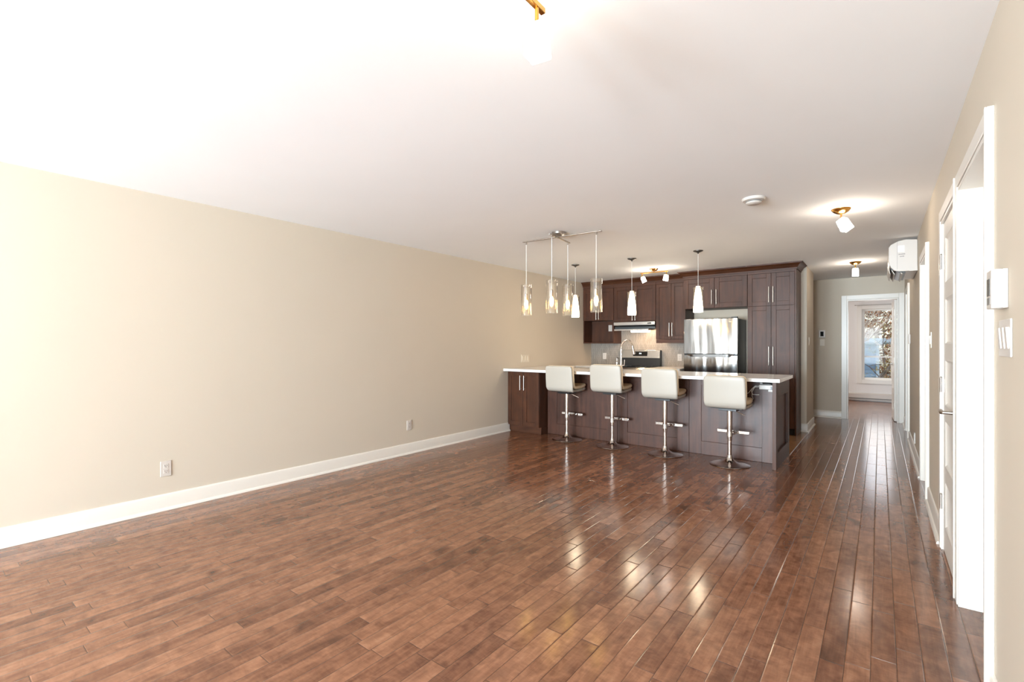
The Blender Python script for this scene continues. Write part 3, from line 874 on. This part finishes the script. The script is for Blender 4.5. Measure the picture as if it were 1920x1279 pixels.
# ------------------------------------------------------------------ bar stools
def stool_at(loc, seat_b, rot, label, lever_up=True):
    """seat_b: height of the shell's underside"""
    bx_, by_ = loc
    t = thing('bar_stool', (bx_, by_, 0), label, 'bar stool', 'bar stools along the counter')
    G = lambda x, y, z: (bx_ + x, by_ + y, z)
    # trumpet foot
    pr = [(.197, .001), (.200, .005), (.196, .009), (.16, .014), (.12, .020), (.085, .029), (.055, .045), (.036, .064), (.029, .080), (.026, .092)]
    build('base', MB().lathe(pr, bx_, by_, 48), M['chrome'], t)
    build('lower_post', MB().lathe([(.0205, .085), (.0205, .30)], bx_, by_, 20), M['post'], t)
    build('collar', MB().lathe([(.0235, .083), (.0255, .087), (.0255, .10), (.0225, .104)], bx_, by_, 20), M['chrome'], t)
    build('sleeve', MB().lathe([(.0245, .262), (.0255, .268), (.0265, .45), (.028, seat_b - .028)], bx_, by_, 24), M['post'], t)
    # footrest
    fz = .335
    fr_ = MB()
    fr_.box(bx_ - .165, bx_ + .165, by_ + .125, by_ + .145, fz - .017, fz + .017)
    build('footrest', fr_, M['chrome'], t, .004)
    ar = MB()
    for s in (-1, 1):
        ar.tube([G(s*.015, .02, fz - .012), G(s*.03, .07, fz - .014), G(s*.05, .13, fz - .004)], .007, 8)
    ar.lathe([(.031, fz - .03), (.029, fz + .02)], bx_, by_, 20)
    build('footrest_bracket', ar, M['chrome'], t, 0)
    # gas lever
    lv = MB().tube([G(.03, .0, seat_b - .004), G(.035, .02, seat_b - .035), G(.05, .04, seat_b - .042), G(.13, .09, seat_b - .085)], .0045, 8)
    build('lever', lv, M['post'], t)
    build('seat_plate', MB().box(bx_ - .09, bx_ + .09, by_ - .09, by_ + .09, seat_b - .030, seat_b - .003).box(bx_ - .16, bx_ + .16, by_ - .13, by_ + .13, seat_b - .006, seat_b + .002), M['black'], t, .003)
    # L-shaped padded shell: outline in (y, z), extruded across x with rounded edges
    def shell(inner, thick, w, yb, top, front, zb, r):
        # centre line from the top of the back down and round to the seat front
        cl = []
        cl.append((yb - .014, top)); cl.append((yb - .0135, top - .008)); cl.append((yb - .013, top - .022)); cl.append((yb - .012, top - .045)); cl.append((yb - .006, top - .10)); cl.append((yb + .002, top - .20))
        for k in range(7):
            a = k/6*PI/2
            cl.append((yb + .008 + r - r*math.cos(a), zb + r - r*math.sin(a)))
        cl.append((yb + .02 + r + .10, zb - .004)); cl.append((front - .06, zb + .004)); cl.append((front - .02, zb + .016)); cl.append((front, zb + .026))
        return cl
    def sweep(cl, th, w, name, m, wf=None):
        # rounded-rectangle cross-section in (x, normal), swept along the centre line
        mb = MB(); rings = []
        n_ = len(cl)
        for i, (y_, z_) in enumerate(cl):
            a = Vector(cl[max(0, i-1)]); b = Vector(cl[min(n_-1, i+1)])
            d = (b - a).normalized(); nn = Vector((-d.y, d.x))     # left normal in (y,z)
            end = 1.0
            if i == 0 or i == n_ - 1: end = 0.96
            end = wf[i] if wf else end
            hw = w/2 * end; ht = th/2 * (0.62 if i in (0, n_-1) else 1.0)
            if i in (1, n_-2): hw *= 1.0
            ring = []
            rc = min(ht, .018)
            cor = [(hw - rc, ht - rc, 0), (-(hw - rc), ht - rc, 90), (-(hw - rc), -(ht - rc), 180), (hw - rc, -(ht - rc), 270)]
            for (cx_, cy_, a0) in cor:
                for k in range(4):
                    aa = math.radians(a0 + 30*k)
                    px_, pn_ = cx_ + rc*math.cos(aa), cy_ + rc*math.sin(aa)
                    ring.append(Vector((bx_ + px_, by_ + y_ + nn.x*pn_, z_ + nn.y*pn_)))
            rings.append(ring)
        mb.ring_loft(rings)
        o_ = build(name, mb, m, t)
        return o_
    zb = seat_b + .020; top = seat_b + .345
    cl = shell(False, .035, .42, -.195, top, .205, zb, .055)
    wfs = [.86, .93, .975, .995] + [1.0, 1.01] + [1.01, 1.005, .995, .985, .975, .965, .955] + [.94, .925, .88, .80]
    assert len(wfs) == len(cl), (len(wfs), len(cl))
    sweep(cl, .036, .415, 'seat_shell', M['leather'], wfs)
    # inner cushion, cream piping edge: back pad and seat pad
    cl2 = [(-.168, top + .004), (-.167, top - .006), (-.166, top - .022), (-.165, top - .045), (-.164, top - .10), (-.156, top - .19), (-.145, zb + .075), (-.118, zb + .048), (-.06, zb + .040), (.06, zb + .040), (.14, zb + .048), (.19, zb + .060), (.207, zb + .068)]
    wf2 = [.85, .925, .97, .99, 1.0, 1.0, .985, .965, .945, .935, .92, .88, .80]
    assert len(wf2) == len(cl2), (len(wf2), len(cl2))
    sweep(cl2, .040, .420, 'cushion', M['leather_cream'], wf2)
    t.rotation_euler = (0, 0, rot)
    return t
stool_at((-3.35, 5.53), .657, math.radians(-1), 'white leatherette bar stool nearest the left wall, beside the corner cabinet')
stool_at((-2.672, 5.51), .690, math.radians(1), 'white leatherette bar stool second from left wall, just in front of faucet')
stool_at((-1.99, 5.49), .665, math.radians(0), 'white leatherette bar stool in front of the gap between range and fridge')
stool_at((-1.272, 5.44), .614, math.radians(-2), 'lowest-set white leatherette bar stool beside the hanging charger cables')

# ------------------------------------------------------------------ lights
def cord(parent, x, y, z0, z1, r=.0025, m='cord'):
    return build('cord', MB().cyl((x, y, z0), (x, y, z1), r, 8), M[m], parent)

c = thing('pendant_chandelier', (-2.6, 4.15, CH), 'brushed nickel crossed-bar ceiling light with four clear glass cylinder pendants', 'chandelier')
build('canopy', MB().lathe([(.072, CH - .001), (.072, CH - .022), (.05, CH - .03), (.012, CH - .032)], -2.61, 4.15, 32), M['nickel'], c)
build('bar', MB().cyl((-3.053, 4.125, 2.395), (-2.145, 4.178, 2.395), .0075, 12).cyl((-3.053, 4.148, 2.395), (-2.145, 4.200, 2.395), .0035, 8), M['nickel'], c)
build('bar', MB().cyl((-2.60, 3.955, 2.385), (-2.655, 4.44, 2.385), .0085, 12), M['nickel'], c)
for (x, y) in ((-3.01, 4.13), (-2.594, 3.99), (-2.655, 4.40), (-2.193, 4.17)):
    sh = build('glass_shade', MB().lathe([(.057, 1.60), (.057, 1.93)], x, y, 32, cap=False).lathe([(.0535, 1.602), (.0535, 1.928)], x, y, 32, cap=False), M['glass'], c, recalc=False)
    build('cord', MB().cyl((x, y, 1.83), (x, y, 2.38), .0022, 8), M['cord'], c)
    build('socket', MB().lathe([(.008, 1.835), (.018, 1.828), (.019, 1.775), (.016, 1.765)], x, y, 16), M['nickel'], c)
    build('spreader', MB().cyl((x - .056, y, 1.905), (x + .056, y, 1.905), .0022, 6).cyl((x, y - .056, 1.905), (x, y + .056, 1.905), .0022, 6), M['nickel'], c)
    build('bulb', MB().lathe([(.008, 1.764), (.017, 1.745), (.021, 1.72), (.016, 1.69), (.004, 1.668)], x, y, 16), M['bulb'], c)
    build('stud', MB().lathe([(.006, 2.392), (.009, 2.385), (.009, 2.365), (.004, 2.36)], x, y, 12), M['nickel'], c)

def cone_pendant(x, y, label):
    t = thing('pendant_light', (x, y, CH), label, 'pendant light', 'white cone pendants over the bar')
    build('canopy', MB().lathe([(.058, CH - .001), (.056, CH - .008), (.03, CH - .018), (.012, CH - .026), (.005, CH - .04)], x, y, 28), M['canopy_metal'], t)
    build('cord', MB().cyl((x, y, 2.0), (x, y, CH - .03), .0022, 8), M['cord'], t)
    build('lamp_shade', MB().lathe([(.010, 2.006), (.026, 2.004), (.031, 1.985), (.043, 1.87), (.053, 1.77), (.056, 1.72), (.054, 1.685)], x, y, 32), M['shade_lit'], t)
    build('glass_sleeve', MB().lathe([(.060, 1.685), (.060, 1.99)], x, y, 32, cap=False).lathe([(.0575, 1.686), (.0575, 1.989)], x, y, 32, cap=False), M['glass'], t, recalc=False)
    build('pin', MB().cyl((x - .066, y, 1.982), (x + .066, y, 1.982), .003, 8), M['nickel'], t)
    return t
cone_pendant(-3.475, 5.97, 'lit white cone pendant over the bar, nearest the left wall')
cone_pendant(-2.625, 6.0, 'lit white cone pendant over the bar, hanging in front of the range hood cabinet')
cone_pendant(-1.764, 6.0, 'lit white cone pendant over the bar, hanging in front of fridge cabinet')

def rot_box(mb, c, sx, sy, sz, R, taper=1.0):
    vs = []
    for z in (-1, 1):
        k = taper if z > 0 else 1.0
        for (x, y) in ((-1, -1), (1, -1), (1, 1), (-1, 1)):
            vs.append(mb.bm.verts.new(Vector(c) + R @ Vector((x*sx/2*k, y*sy/2*k, z*sz/2))))
    for f in ((0,3,2,1),(4,5,6,7),(0,1,5,4),(1,2,6,5),(2,3,7,6),(3,0,4,7)):
        mb.bm.faces.new([vs[i] for i in f])
def spot_head(parent, x, y, ztop, stem, tilt, yaw, m, size=.075, length=.105, metal='brass'):
    """short brass stem under (x,y,ztop) and a frosted cube shade tilted away"""
    build('stem', MB().cyl((x, y, ztop), (x, y, ztop - stem), .007, 10).sphere((x, y, ztop - stem), .010, seg=10), M[metal], parent)
    R = (Matrix.Rotation(yaw, 3, 'Z') @ Matrix.Rotation(tilt, 3, 'X'))
    piv = Vector((x, y, ztop - stem))
    cc = piv + R @ Vector((0, 0, -length/2 - .008))
    mb = MB(); rot_box(mb, cc, size, size, length, R, .86)
    s_ = build('lamp_shade', mb, M[m], parent, .006, 3)
    return s_
def spot(name, x, y, label, tilt, yaw, m='frost_lit', canopy_r=.072):
    t = thing(name, (x, y, CH), label, 'ceiling light', None)
    build('canopy', MB().lathe([(canopy_r, CH - .001), (canopy_r*.98, CH - .008), (canopy_r*.75, CH - .026), (canopy_r*.4, CH - .040), (.01, CH - .044)], x, y, 32), M['brass'], t)
    spot_head(t, x, y, CH - .040, .045, tilt, yaw, m)
    return t
spot('ceiling_spotlight', -0.262, 4.911, 'single brass ceiling spotlight with tilted frosted cube near smoke detector', math.radians(-28), math.radians(60))
spot('ceiling_spotlight', -0.27, 8.151, 'single brass ceiling spotlight deep in the hall before bedroom door', 0, 0)

c = thing('track_light', (-2.715, 7.0, CH), 'small brass two-lamp track light on the ceiling in front of wall cabinets', 'track light')
build('canopy', MB().lathe([(.065, CH - .001), (.06, CH - .012), (.04, CH - .032), (.01, CH - .038)], -2.715, 7.01, 28), M['brass'], c)
build('bar', MB().box(-2.925, -2.495, 7.0, 7.018, CH - .062, CH - .048).cyl((-2.715, 7.01, CH - .05), (-2.715, 7.01, CH - .036), .012, 12), M['brass'], c, .002)
spot_head(c, -2.90, 7.01, CH - .06, .045, math.radians(-25), math.radians(120), 'frost_lit', .06, .085)
spot_head(c, -2.52, 7.01, CH - .06, .045, math.radians(10), math.radians(90), 'frost_lit', .06, .085)

c = thing('track_light', (-0.88, 0.9, CH), 'brass track light at the top edge of photo with large frosted cube lamps', 'track light')
build('canopy', MB().lathe([(.065, CH - .001), (.06, CH - .012), (.04, CH - .032), (.01, CH - .038)], -.88, .86, 28), M['brass'], c)
build('bar', MB().box(-.889, -.871, .45, 1.303, CH - .066, CH - .048).cyl((-.88, .86, CH - .05), (-.88, .86, CH - .036), .012, 12), M['brass'], c, .002)
spot_head(c, -.88, 1.265, CH - .064, .052, math.radians(3), math.radians(10), 'frost_near', .072, .10)
spot_head(c, -.88, 1.02, CH - .064, .052, math.radians(-12), math.radians(90), 'frost_near', .072, .10)
spot_head(c, -.88, .50, CH - .064, .052, math.radians(-25), math.radians(200), 'frost_near', .072, .10)

c = thing('smoke_detector', (-.789, 4.13, CH), 'round white smoke detector on the ceiling', 'smoke detector')
sx_, sy_ = -.789, 4.13
build('base', MB().lathe([(.084, CH - .001), (.084, CH - .012), (.078, CH - .02), (.062, CH - .024)], sx_, sy_, 36), M['plastic'], c)
build('vent_ring', MB().lathe([(.060, CH - .022), (.054, CH - .036), (.05, CH - .038)], sx_, sy_, 36), M['grey_plastic'], c)
build('cap', MB().lathe([(.058, CH - .034), (.056, CH - .040), (.045, CH - .047), (.01, CH - .049)], sx_, sy_, 36), M['plastic'], c)

# ------------------------------------------------------------------ wall fittings
def plate(name, wall, pos, w, h, label, cat, kind='outlet', gangs=1, m='plastic', group=None, t=.006):
    """wall: '-x' faces -x (right wall), '+x' faces +x (left wall), '-y' faces -y. pos = centre on the wall"""
    o = thing(name, pos, label, cat, group)
    def tr(u, v, d): # u along wall, v up, d out of the wall
        x, y, z = pos
        if wall == '+x': return (x + d, y + u, z + v)
        if wall == '-x': return (x - d, y + u, z + v)
        return (x + u, y - d, z + v)
    def bx(mb, u0, u1, v0, v1, d0, d1):
        a = tr(u0, v0, d0); b = tr(u1, v1, d1)
        mb.box(a[0], b[0], a[1], b[1], a[2], b[2]); return mb
    build('cover_plate', bx(MB(), -w/2, w/2, -h/2, h/2, 0.0005, t), M[m], o, .0022)
    for g in range(gangs):
        cx_ = (g - (gangs - 1)/2) * (w/gangs*.94)
        if kind == 'outlet':
            for v in (-.021, .021):
                rc = build('receptacle', bx(MB(), cx_ - .016, cx_ + .016, v - .0155, v + .0155, t, t + .002), M[m], o, .004)
                s = MB(); bx(s, cx_ - .0075, cx_ - .0055, v - .001, v + .008, t + .0021, t + .0025); bx(s, cx_ + .0055, cx_ + .0075, v - .001, v + .008, t + .0021, t + .0025)
                bx(s, cx_ - .002, cx_ + .002, v - .010, v - .006, t + .0021, t + .0025)
                build('slots', s, M['black'], rc)
        elif kind == 'rocker':
            mb = MB(); a = []
            pts = [(-.033, t), (-.033, t + .003), (0, t + .0055), (.033, t + .0075), (.033, t)]
            for sgn in (-1, 1):
                a.append([Vector(tr(cx_ + sgn*.0145, v, d)) for v, d in pts])
            mb.ring_loft(a); 
            for f in mb.bm.faces: f.smooth = False
            build('rocker', mb, M[m], o)
    return o
plate('outlet', '+x', (XL, 1.262, .32), .072, .118, 'white wall outlet low on left wall, the larger and nearer one', 'outlet', group='outlets on the long left wall')
plate('outlet', '+x', (XL, 3.675, .335), .07, .114, 'white wall outlet low on left wall, farther off toward the bar', 'outlet', group='outlets on the long left wall')
plate('light_switch', '+x', (XL, 5.99, 1.072), .21, .118, 'wide almond switch plate on left wall above bar counter', 'light switch', 'rocker', 3, 'cream_plastic')
plate('outlet', '-y', (-4.104, YK - .01, 1.073), .072, .116, 'white outlet on the grey mosaic backsplash left of the range', 'outlet')
plate('outlet', '-y', (-2.697, YK - .01, 1.068), .072, .116, 'white outlet on the grey mosaic backsplash beside the fridge', 'outlet')
plate('outlet', '-y', (-3.985, YK - .013, 1.595), .072, .116, 'white outlet inside the dark open shelf box', 'outlet')
plate('light_switch', '-x', (XR, 2.15, 1.303), .175, .118, 'white three-rocker switch plate below the thermostat on right wall', 'light switch', 'rocker', 3)
plate('light_switch', '-x', (XR, 4.93, 1.32), .075, .125, 'single almond light switch on right wall past the hinged white door', 'light switch', 'rocker', 1, 'cream_plastic', t=.008)
plate('light_switch', '-x', (XR, 8.2, 1.36), .075, .125, 'single light switch on right wall deep in the hall', 'light switch', 'rocker', 1, t=.02)
plate('outlet', '-x', (XR, 7.1, .22), .075, .125, 'white outlet low on right wall between hall doors', 'outlet', t=.012)
plate('light_switch', '-y', (-.812, YF, 1.325), .075, .118, 'white switch plate under the small thermostat on hall end wall', 'light switch', 'rocker', 1, 'cream_plastic')
c = plate('light_switch', '+x', (-0.85, 8.41, 1.337), .075, .118, 'single almond light switch on the narrow wall beside pantry', 'light switch', 'rocker', 1, 'cream_plastic')

# thermostat on the right wall
c = thing('thermostat', (XR, 2.17, 1.46), 'boxy white thermostat with grey display on right wall', 'thermostat')
build('base', MB().box(XR - .014, XR - .0005, 2.122, 2.222, 1.398, 1.522), M['plastic'], c, .003)
build('cover', MB().prism([(XR - .014, 2.124), (XR - .030, 2.127), (XR - .038, 2.135), (XR - .038, 2.212), (XR - .030, 2.22), (XR - .014, 2.22)], 'z', 1.398, 1.522), M['plastic'], c, .002)
build('screen', MB().box(XR - .0395, XR - .037, 2.15, 2.20, 1.44, 1.495), M['display'], c)
build('buttons', MB().box(XR - .0395, XR - .037, 2.15, 2.20, 1.412, 1.434), M['grey_plastic'], c, .001)
# thermostat on the hall end wall
c = thing('thermostat', (-.812, YF, 1.478), 'small white thermostat with dark screen on hall end wall', 'thermostat')
build('cover', MB().box(-.862, -.762, YF - .03, YF - .0005, 1.41, 1.545), M['plastic'], c, .006)
build('screen', MB().box(-.838, -.790, YF - .032, YF - .029, 1.435, 1.520), M['black_gloss'], c, .001)

# air conditioner
c = thing('air_conditioner', (XR, 7.03, 2.08), 'white wall-mounted air conditioner high on the right wall near ceiling', 'air conditioner')
AY0, AY1 = 6.62, 7.47
def R_(o, z): return (XR - o, z)
prof = [R_(.002, 2.075), R_(.002, 2.405), R_(.10, 2.418), R_(.165, 2.405), R_(.225, 2.372), R_(.243, 2.345), R_(.245, 2.19), R_(.225, 2.125), R_(.195, 2.09), R_(.16, 2.078)]
build('body', MB().prism(prof, 'y', AY0, AY1), M['plastic'], c, .004)
build('front_seam', MB().box(XR - .172, XR - .170, AY0 - .0008, AY0 + .002, 2.10, 2.402), M['ink'], c)
build('outlet_slot', MB().prism([R_(.222, 2.117), R_(.10, 2.073), R_(.10, 2.066), R_(.155, 2.067), R_(.228, 2.11)], 'y', AY0 + .03, AY1 - .03), M['black'], c)
build('louvre', MB().prism([R_(.245, 2.145), R_(.251, 2.14), R_(.236, 2.07), R_(.225, 2.055), R_(.231, 2.075)], 'y', AY0 + .035, AY1 - .035), M['plastic'], c, .001)
build('louvre', MB().prism([R_(.215, 2.105), R_(.220, 2.10), R_(.195, 2.05), R_(.190, 2.055)], 'y', AY0 + .035, AY1 - .035), M['plastic'], c, .001)
build('louvre', MB().prism([R_(.150, 2.085), R_(.155, 2.08), R_(.130, 2.05), R_(.123, 2.053)], 'y', AY0 + .035, AY1 - .035), M['plastic'], c, .001)
build('sticker', MB().box(XR - .165, XR - .11, AY0 - .0012, AY0 + .001, 2.285, 2.355), M['white_label'] if 'white_label' in M else mat('white_label', srgb(248, 246, 244), .5), c)
lt = MB()
random.seed(3)
for (zc, n0, x0, x1) in ((2.262, 9, .162, .104), (2.238, 6, .150, .112)):
    n_ = n0
    for k in range(n_):
        u = x0 + (x1 - x0)*(k + .5)/n_
        hgt = random.choice((.004, .005, .0055))
        lt.box(XR - u - .0022, XR - u + .0018, AY0 - .0012, AY0 + .001, zc - hgt, zc + hgt)
build('lettering', lt, M['ink'], c)
build('corner_cap', MB().prism([R_(.003, 2.074), R_(.003, 2.135), R_(.04, 2.12), R_(.07, 2.085), R_(.072, 2.074)], 'y', AY0 - .0015, AY0 + .01), M['plastic'], c)

# bedroom heater and curtain rod
c = thing('baseboard_heater', (-.4, YR, .02), 'long white electric baseboard heater under the bedroom window', 'heater')
build('body', MB().prism([(YR - .001, .02), (YR - .001, .185), (YR - .05, .185), (YR - .068, .165), (YR - .068, .075), (YR - .05, .06), (YR - .05, .02)], 'x', -1.5, .8), M['plastic'], c, .002)
build('slot', MB().box(-1.48, .78, YR - .069, YR - .06, .055, .068), M['grey_plastic'], c)
c = thing('curtain_rod', (.15, YR - .06, 2.19), 'thin dark curtain rod above the bedroom window', 'curtain rod')
build('rod', MB().cyl((-.44, YR - .06, 2.19), (.78, YR - .06, 2.19), .005, 10).sphere((-.45, YR - .06, 2.19), .012, seg=10), M['nickel'], c)
build('bracket', MB().cyl((-.38, YR - .06, 2.19), (-.38, YR - .001, 2.19), .006, 8).cyl((.70, YR - .06, 2.19), (.70, YR - .001, 2.19), .006, 8), M['dark_metal'], c)

# ------------------------------------------------------------------ outside the bedroom window
def bark(c1, c2, name):
    m = mat(name, c1, .9); n = N(m)
    n.link(n.ramp(n.noise(n.coords('Object', (4, 4, 1)), 4, 4), [(.35, c1), (.7, c2)]), n.b.inputs['Base Color'])
    return m
M['bark_pale'] = bark(srgb(168, 148, 128), srgb(214, 198, 180), 'pale_bark')
M['bark_dark'] = bark(srgb(84, 74, 66), srgb(124, 110, 98), 'grey_bark')
M['siding'] = mat('pale_blue_siding', srgb(128, 150, 168), .6)
M['roof'] = mat('pale_roof_edge', srgb(170, 184, 192), .7)
M['yard'] = bark(srgb(92, 84, 56), srgb(132, 112, 80), 'autumn_lawn')
M['leaf_a'] = mat('rust_leaves', srgb(176, 116, 70), .7)
M['leaf_b'] = mat('olive_leaves', srgb(164, 150, 84), .7)
o = struct('ground', MB().box(-20, 20, YR + T, 45, -.9, -.7), M['yard'])
# neighbour's house
c = thing('house', (-3.0, 21, -.7), 'pale blue clapboard house with a low flat roof, seen through the bedroom window', 'house')
build('wall', MB().box(-6, -.05, 20.0, 25, -.7, 1.30), M['siding'], c)
sd = MB()
for k in range(16):
    z = -.6 + k*.118
    sd.prism([(20.0, z), (19.975, z), (19.995, z + .115), (20.0, z + .115)], 'x', -6, -.05)
build('clapboards', sd, M['siding'], c)
build('corner_board', MB().box(-.10, -.02, 19.95, 20.05, -.7, 1.30), M['roof'], c)
build('roof', MB().box(-6.2, 1.1, 19.6, 25.3, 1.36, 1.50).box(-6.2, 1.1, 19.75, 25.2, 1.30, 1.36), M['roof'], c)

def branch_tree(name, base, h, seed, m, label, lean=(0, 0), r0=.09, leaves=None, nl=60):
    rng = random.Random(seed)
    t = thing(name, base, label, 'tree', 'bare autumn trees behind the house')
    trunk = MB(); tips = []
    p0 = Vector(base)
    top = p0 + Vector((lean[0], lean[1], h))
    pts = [p0.lerp(top, k/7) + Vector((rng.uniform(-.08, .08), rng.uniform(-.08, .08), 0))*(k > 0) for k in range(8)]
    trunk.tube(pts, [r0*(1 - .1*k) for k in range(8)], 8)
    build('trunk', trunk, m, t)
    br = MB()
    def grow(p, d, L, r, depth):
        n_ = 5; q = [p]; dd = d.copy()
        for k in range(n_):
            dd = (dd + Vector((rng.uniform(-.3, .3), rng.uniform(-.3, .3), rng.uniform(-.1, .3)))*.5).normalized()
            q.append(q[-1] + dd*L/n_)
        br.tube(q, [r*(1 - .14*k) for k in range(n_ + 1)], 5)
        if depth > 0:
            for k in range(2, n_ + 1):
                for _ in range(2 if depth > 1 else 1):
                    nd = (dd + Vector((rng.uniform(-1, 1), rng.uniform(-1, 1), rng.uniform(-.3, .8)))).normalized()
                    grow(q[k], nd, L*.55, r*.5, depth - 1)
        else:
            tips.extend(q[2:])
    for k in range(2, 8):
        for _ in range(3):
            a = rng.uniform(0, 2*PI)
            grow(pts[k], Vector((math.cos(a), math.sin(a)*.6, rng.uniform(.1, .9))).normalized(), rng.uniform(.9, 1.7), r0*.34, 2)
    build('branches', br, m, t)
    if leaves:
        lf = MB()
        for _ in range(nl):
            p = rng.choice(tips) + Vector((rng.uniform(-.06, .06), rng.uniform(-.06, .06), rng.uniform(-.06, .06)))
            s_ = rng.uniform(.025, .05)
            a = Vector((rng.uniform(-1, 1), rng.uniform(-1, 1), rng.uniform(-1, 1))).normalized(); b = a.orthogonal().normalized(); c2 = a.cross(b)
            v = [lf.bm.verts.new(p + q_) for q_ in (b*s_, c2*s_*.5, -b*s_, -c2*s_*.5)]
            lf.bm.faces.new(v)
        build('leaves', lf, leaves, t, recalc=False)
    return t
def limb_tree(label, base, limbs, m, leaves=None, nl=0, seed=1):
    """tree whose main limbs are given as point lists with radii; twigs grow from them"""
    rng = random.Random(seed)
    t = thing('tree', base, label, 'tree', None)
    tr = MB(); br = MB(); tips = []
    for n_, (pts, r) in enumerate(limbs):
        mb_ = tr if n_ == 0 else br
        k_ = len(pts)
        mb_.tube(pts, [r*(1 - .55*q/(k_ - 1)) for q in range(k_)], 8)
        P = [Vector(p) for p in pts]
        for a, b in zip(P, P[1:]):
            L_ = (b - a).length
            for _ in range(max(2, int(L_*9))):
                p = a.lerp(b, rng.random())
                d = (Vector((rng.uniform(-1, 1), rng.uniform(-.7, .7), rng.uniform(-.5, 1)))).normalized()
                q = [p]
                for _k in range(4):
                    d = (d + Vector((rng.uniform(-.5, .5), rng.uniform(-.4, .4), rng.uniform(-.3, .4)))).normalized()
                    q.append(q[-1] + d*rng.uniform(.06, .16))
                rr = rng.uniform(.004, .009)
                br.tube(q, [rr, rr*.85, rr*.7, rr*.5, rr*.3], 4)
                tips.extend(q[1:])
    build('trunk', tr, m, t)
    build('branches', br, m, t)
    if leaves:
        lf = MB()
        for _ in range(nl):
            p = rng.choice(tips) + Vector((rng.uniform(-.05, .05), rng.uniform(-.05, .05), rng.uniform(-.05, .05)))
            s_ = rng.uniform(.014, .03)
            a = Vector((rng.uniform(-1, 1), rng.uniform(-1, 1), rng.uniform(-1, 1))).normalized(); b = a.orthogonal().normalized(); c2 = a.cross(b)
            lf.bm.faces.new([lf.bm.verts.new(p + q_) for q_ in (b*s_, c2*s_*.6, -b*s_, -c2*s_*.6)])
        build('leaves', lf, leaves, t, recalc=False)
    return t
limb_tree('pale slender tree outside the bedroom window with an upright trunk near the open door', (.28, 17.0, -.7),
          [([(.28, 17, -.7), (.27, 17, .5), (.25, 17, 1.1), (.29, 17, 1.7), (.36, 17, 2.4), (.44, 17, 3.2)], .035),
           ([(.26, 17, .9), (.12, 17.05, 1.15), (-.02, 17.1, 1.3)], .014), ([(.29, 17, 1.6), (.45, 17, 2.0), (.7, 17, 2.3)], .02), ([(.33, 17, 2.2), (.2, 17, 2.6), (.15, 17, 3.0)], .014)],
          M['bark_pale'], M['leaf_a'], 150, 4)
limb_tree('pale tree whose long bare limbs cross the upper bedroom window diagonally', (-1.1, 16.2, -.7),
          [([(-1.1, 16.2, -.7), (-1.08, 16.2, .3), (-1.0, 16.2, 1.0), (-1.02, 16.2, 1.9), (-1.1, 16.2, 3.0)], .07),
           ([(-1.0, 16.2, .95), (-.62, 16.2, 1.2), (-.24, 16.2, 1.45), (.0, 16.2, 1.77), (.14, 16.2, 1.93), (.27, 16.2, 2.08), (.5, 16.2, 2.3)], .026),
           ([(-1.0, 16.2, 1.1), (-.6, 16.2, 1.45), (-.34, 16.2, 1.7), (-.22, 16.2, 1.95), (-.08, 16.2, 2.25), (.0, 16.2, 2.5)], .022)],
          M['bark_pale'], M['leaf_a'], 260, 8)
limb_tree('dark leaning trunk low behind the bedroom window glass, mossy green leaves', (-.15, 18.0, -.7),
          [([(-.15, 18, -.7), (-.02, 18, .25), (.12, 18, .48), (.30, 18, .72), (.55, 18, 1.15), (.9, 18, 1.6)], .06),
           ([(.12, 18, .48), (.10, 18, .9), (.06, 18, 1.3), (.10, 18, 1.7)], .022), ([(.0, 18, .3), (-.25, 18, .62), (-.5, 18, .8)], .016)],
          M['bark_dark'], M['leaf_b'], 500, 12)
branch_tree('tree', (-.9, 28.0, -.7), 5.0, 21, M['bark_pale'], 'tall bare tree rising behind the flat roof of the blue house', (.5, 0), .09, M['leaf_a'], 1500)
branch_tree('tree', (2.3, 30.0, -.7), 5.0, 45, M['bark_dark'], 'farthest grey-barked tree in front of the rust foliage', (-.6, 0), .10, M['leaf_a'], 1500)
def thicket():
    m = mat('autumn_thicket', srgb(150, 120, 96), .9); n = N(m)
    v = n.coords('Object')
    f = n.noise(v, 5.0, 4, .7)
    n.link(n.ramp(f, [(.3, srgb(96, 84, 78)), (.42, srgb(150, 132, 120)), (.52, srgb(176, 122, 76)), (.6, srgb(122, 104, 60)), (.72, srgb(196, 178, 160))]), n.b.inputs['Base Color'])
    return m
hg = MB(); rng = random.Random(9)
for _ in range(9000):
    p = Vector((rng.uniform(-3, 4), rng.uniform(31.5, 34), rng.uniform(-.7, 4.4)))
    s_ = rng.uniform(.05, .11)
    a = Vector((rng.uniform(-1, 1), rng.uniform(-1.6, -.2), rng.uniform(-1, 1))).normalized(); b = a.orthogonal().normalized(); c2 = a.cross(b)
    hg.bm.faces.new([hg.bm.verts.new(p + q_) for q_ in (b*s_, c2*s_*.6, -b*s_, -c2*s_*.6)])
o = build('hedge_foliage', hg, thicket(), None, loc=(.5, 32, -.7), recalc=False)
tag(o, 'mass of rust and grey autumn foliage at the far end of yard', 'foliage', kind='stuff')
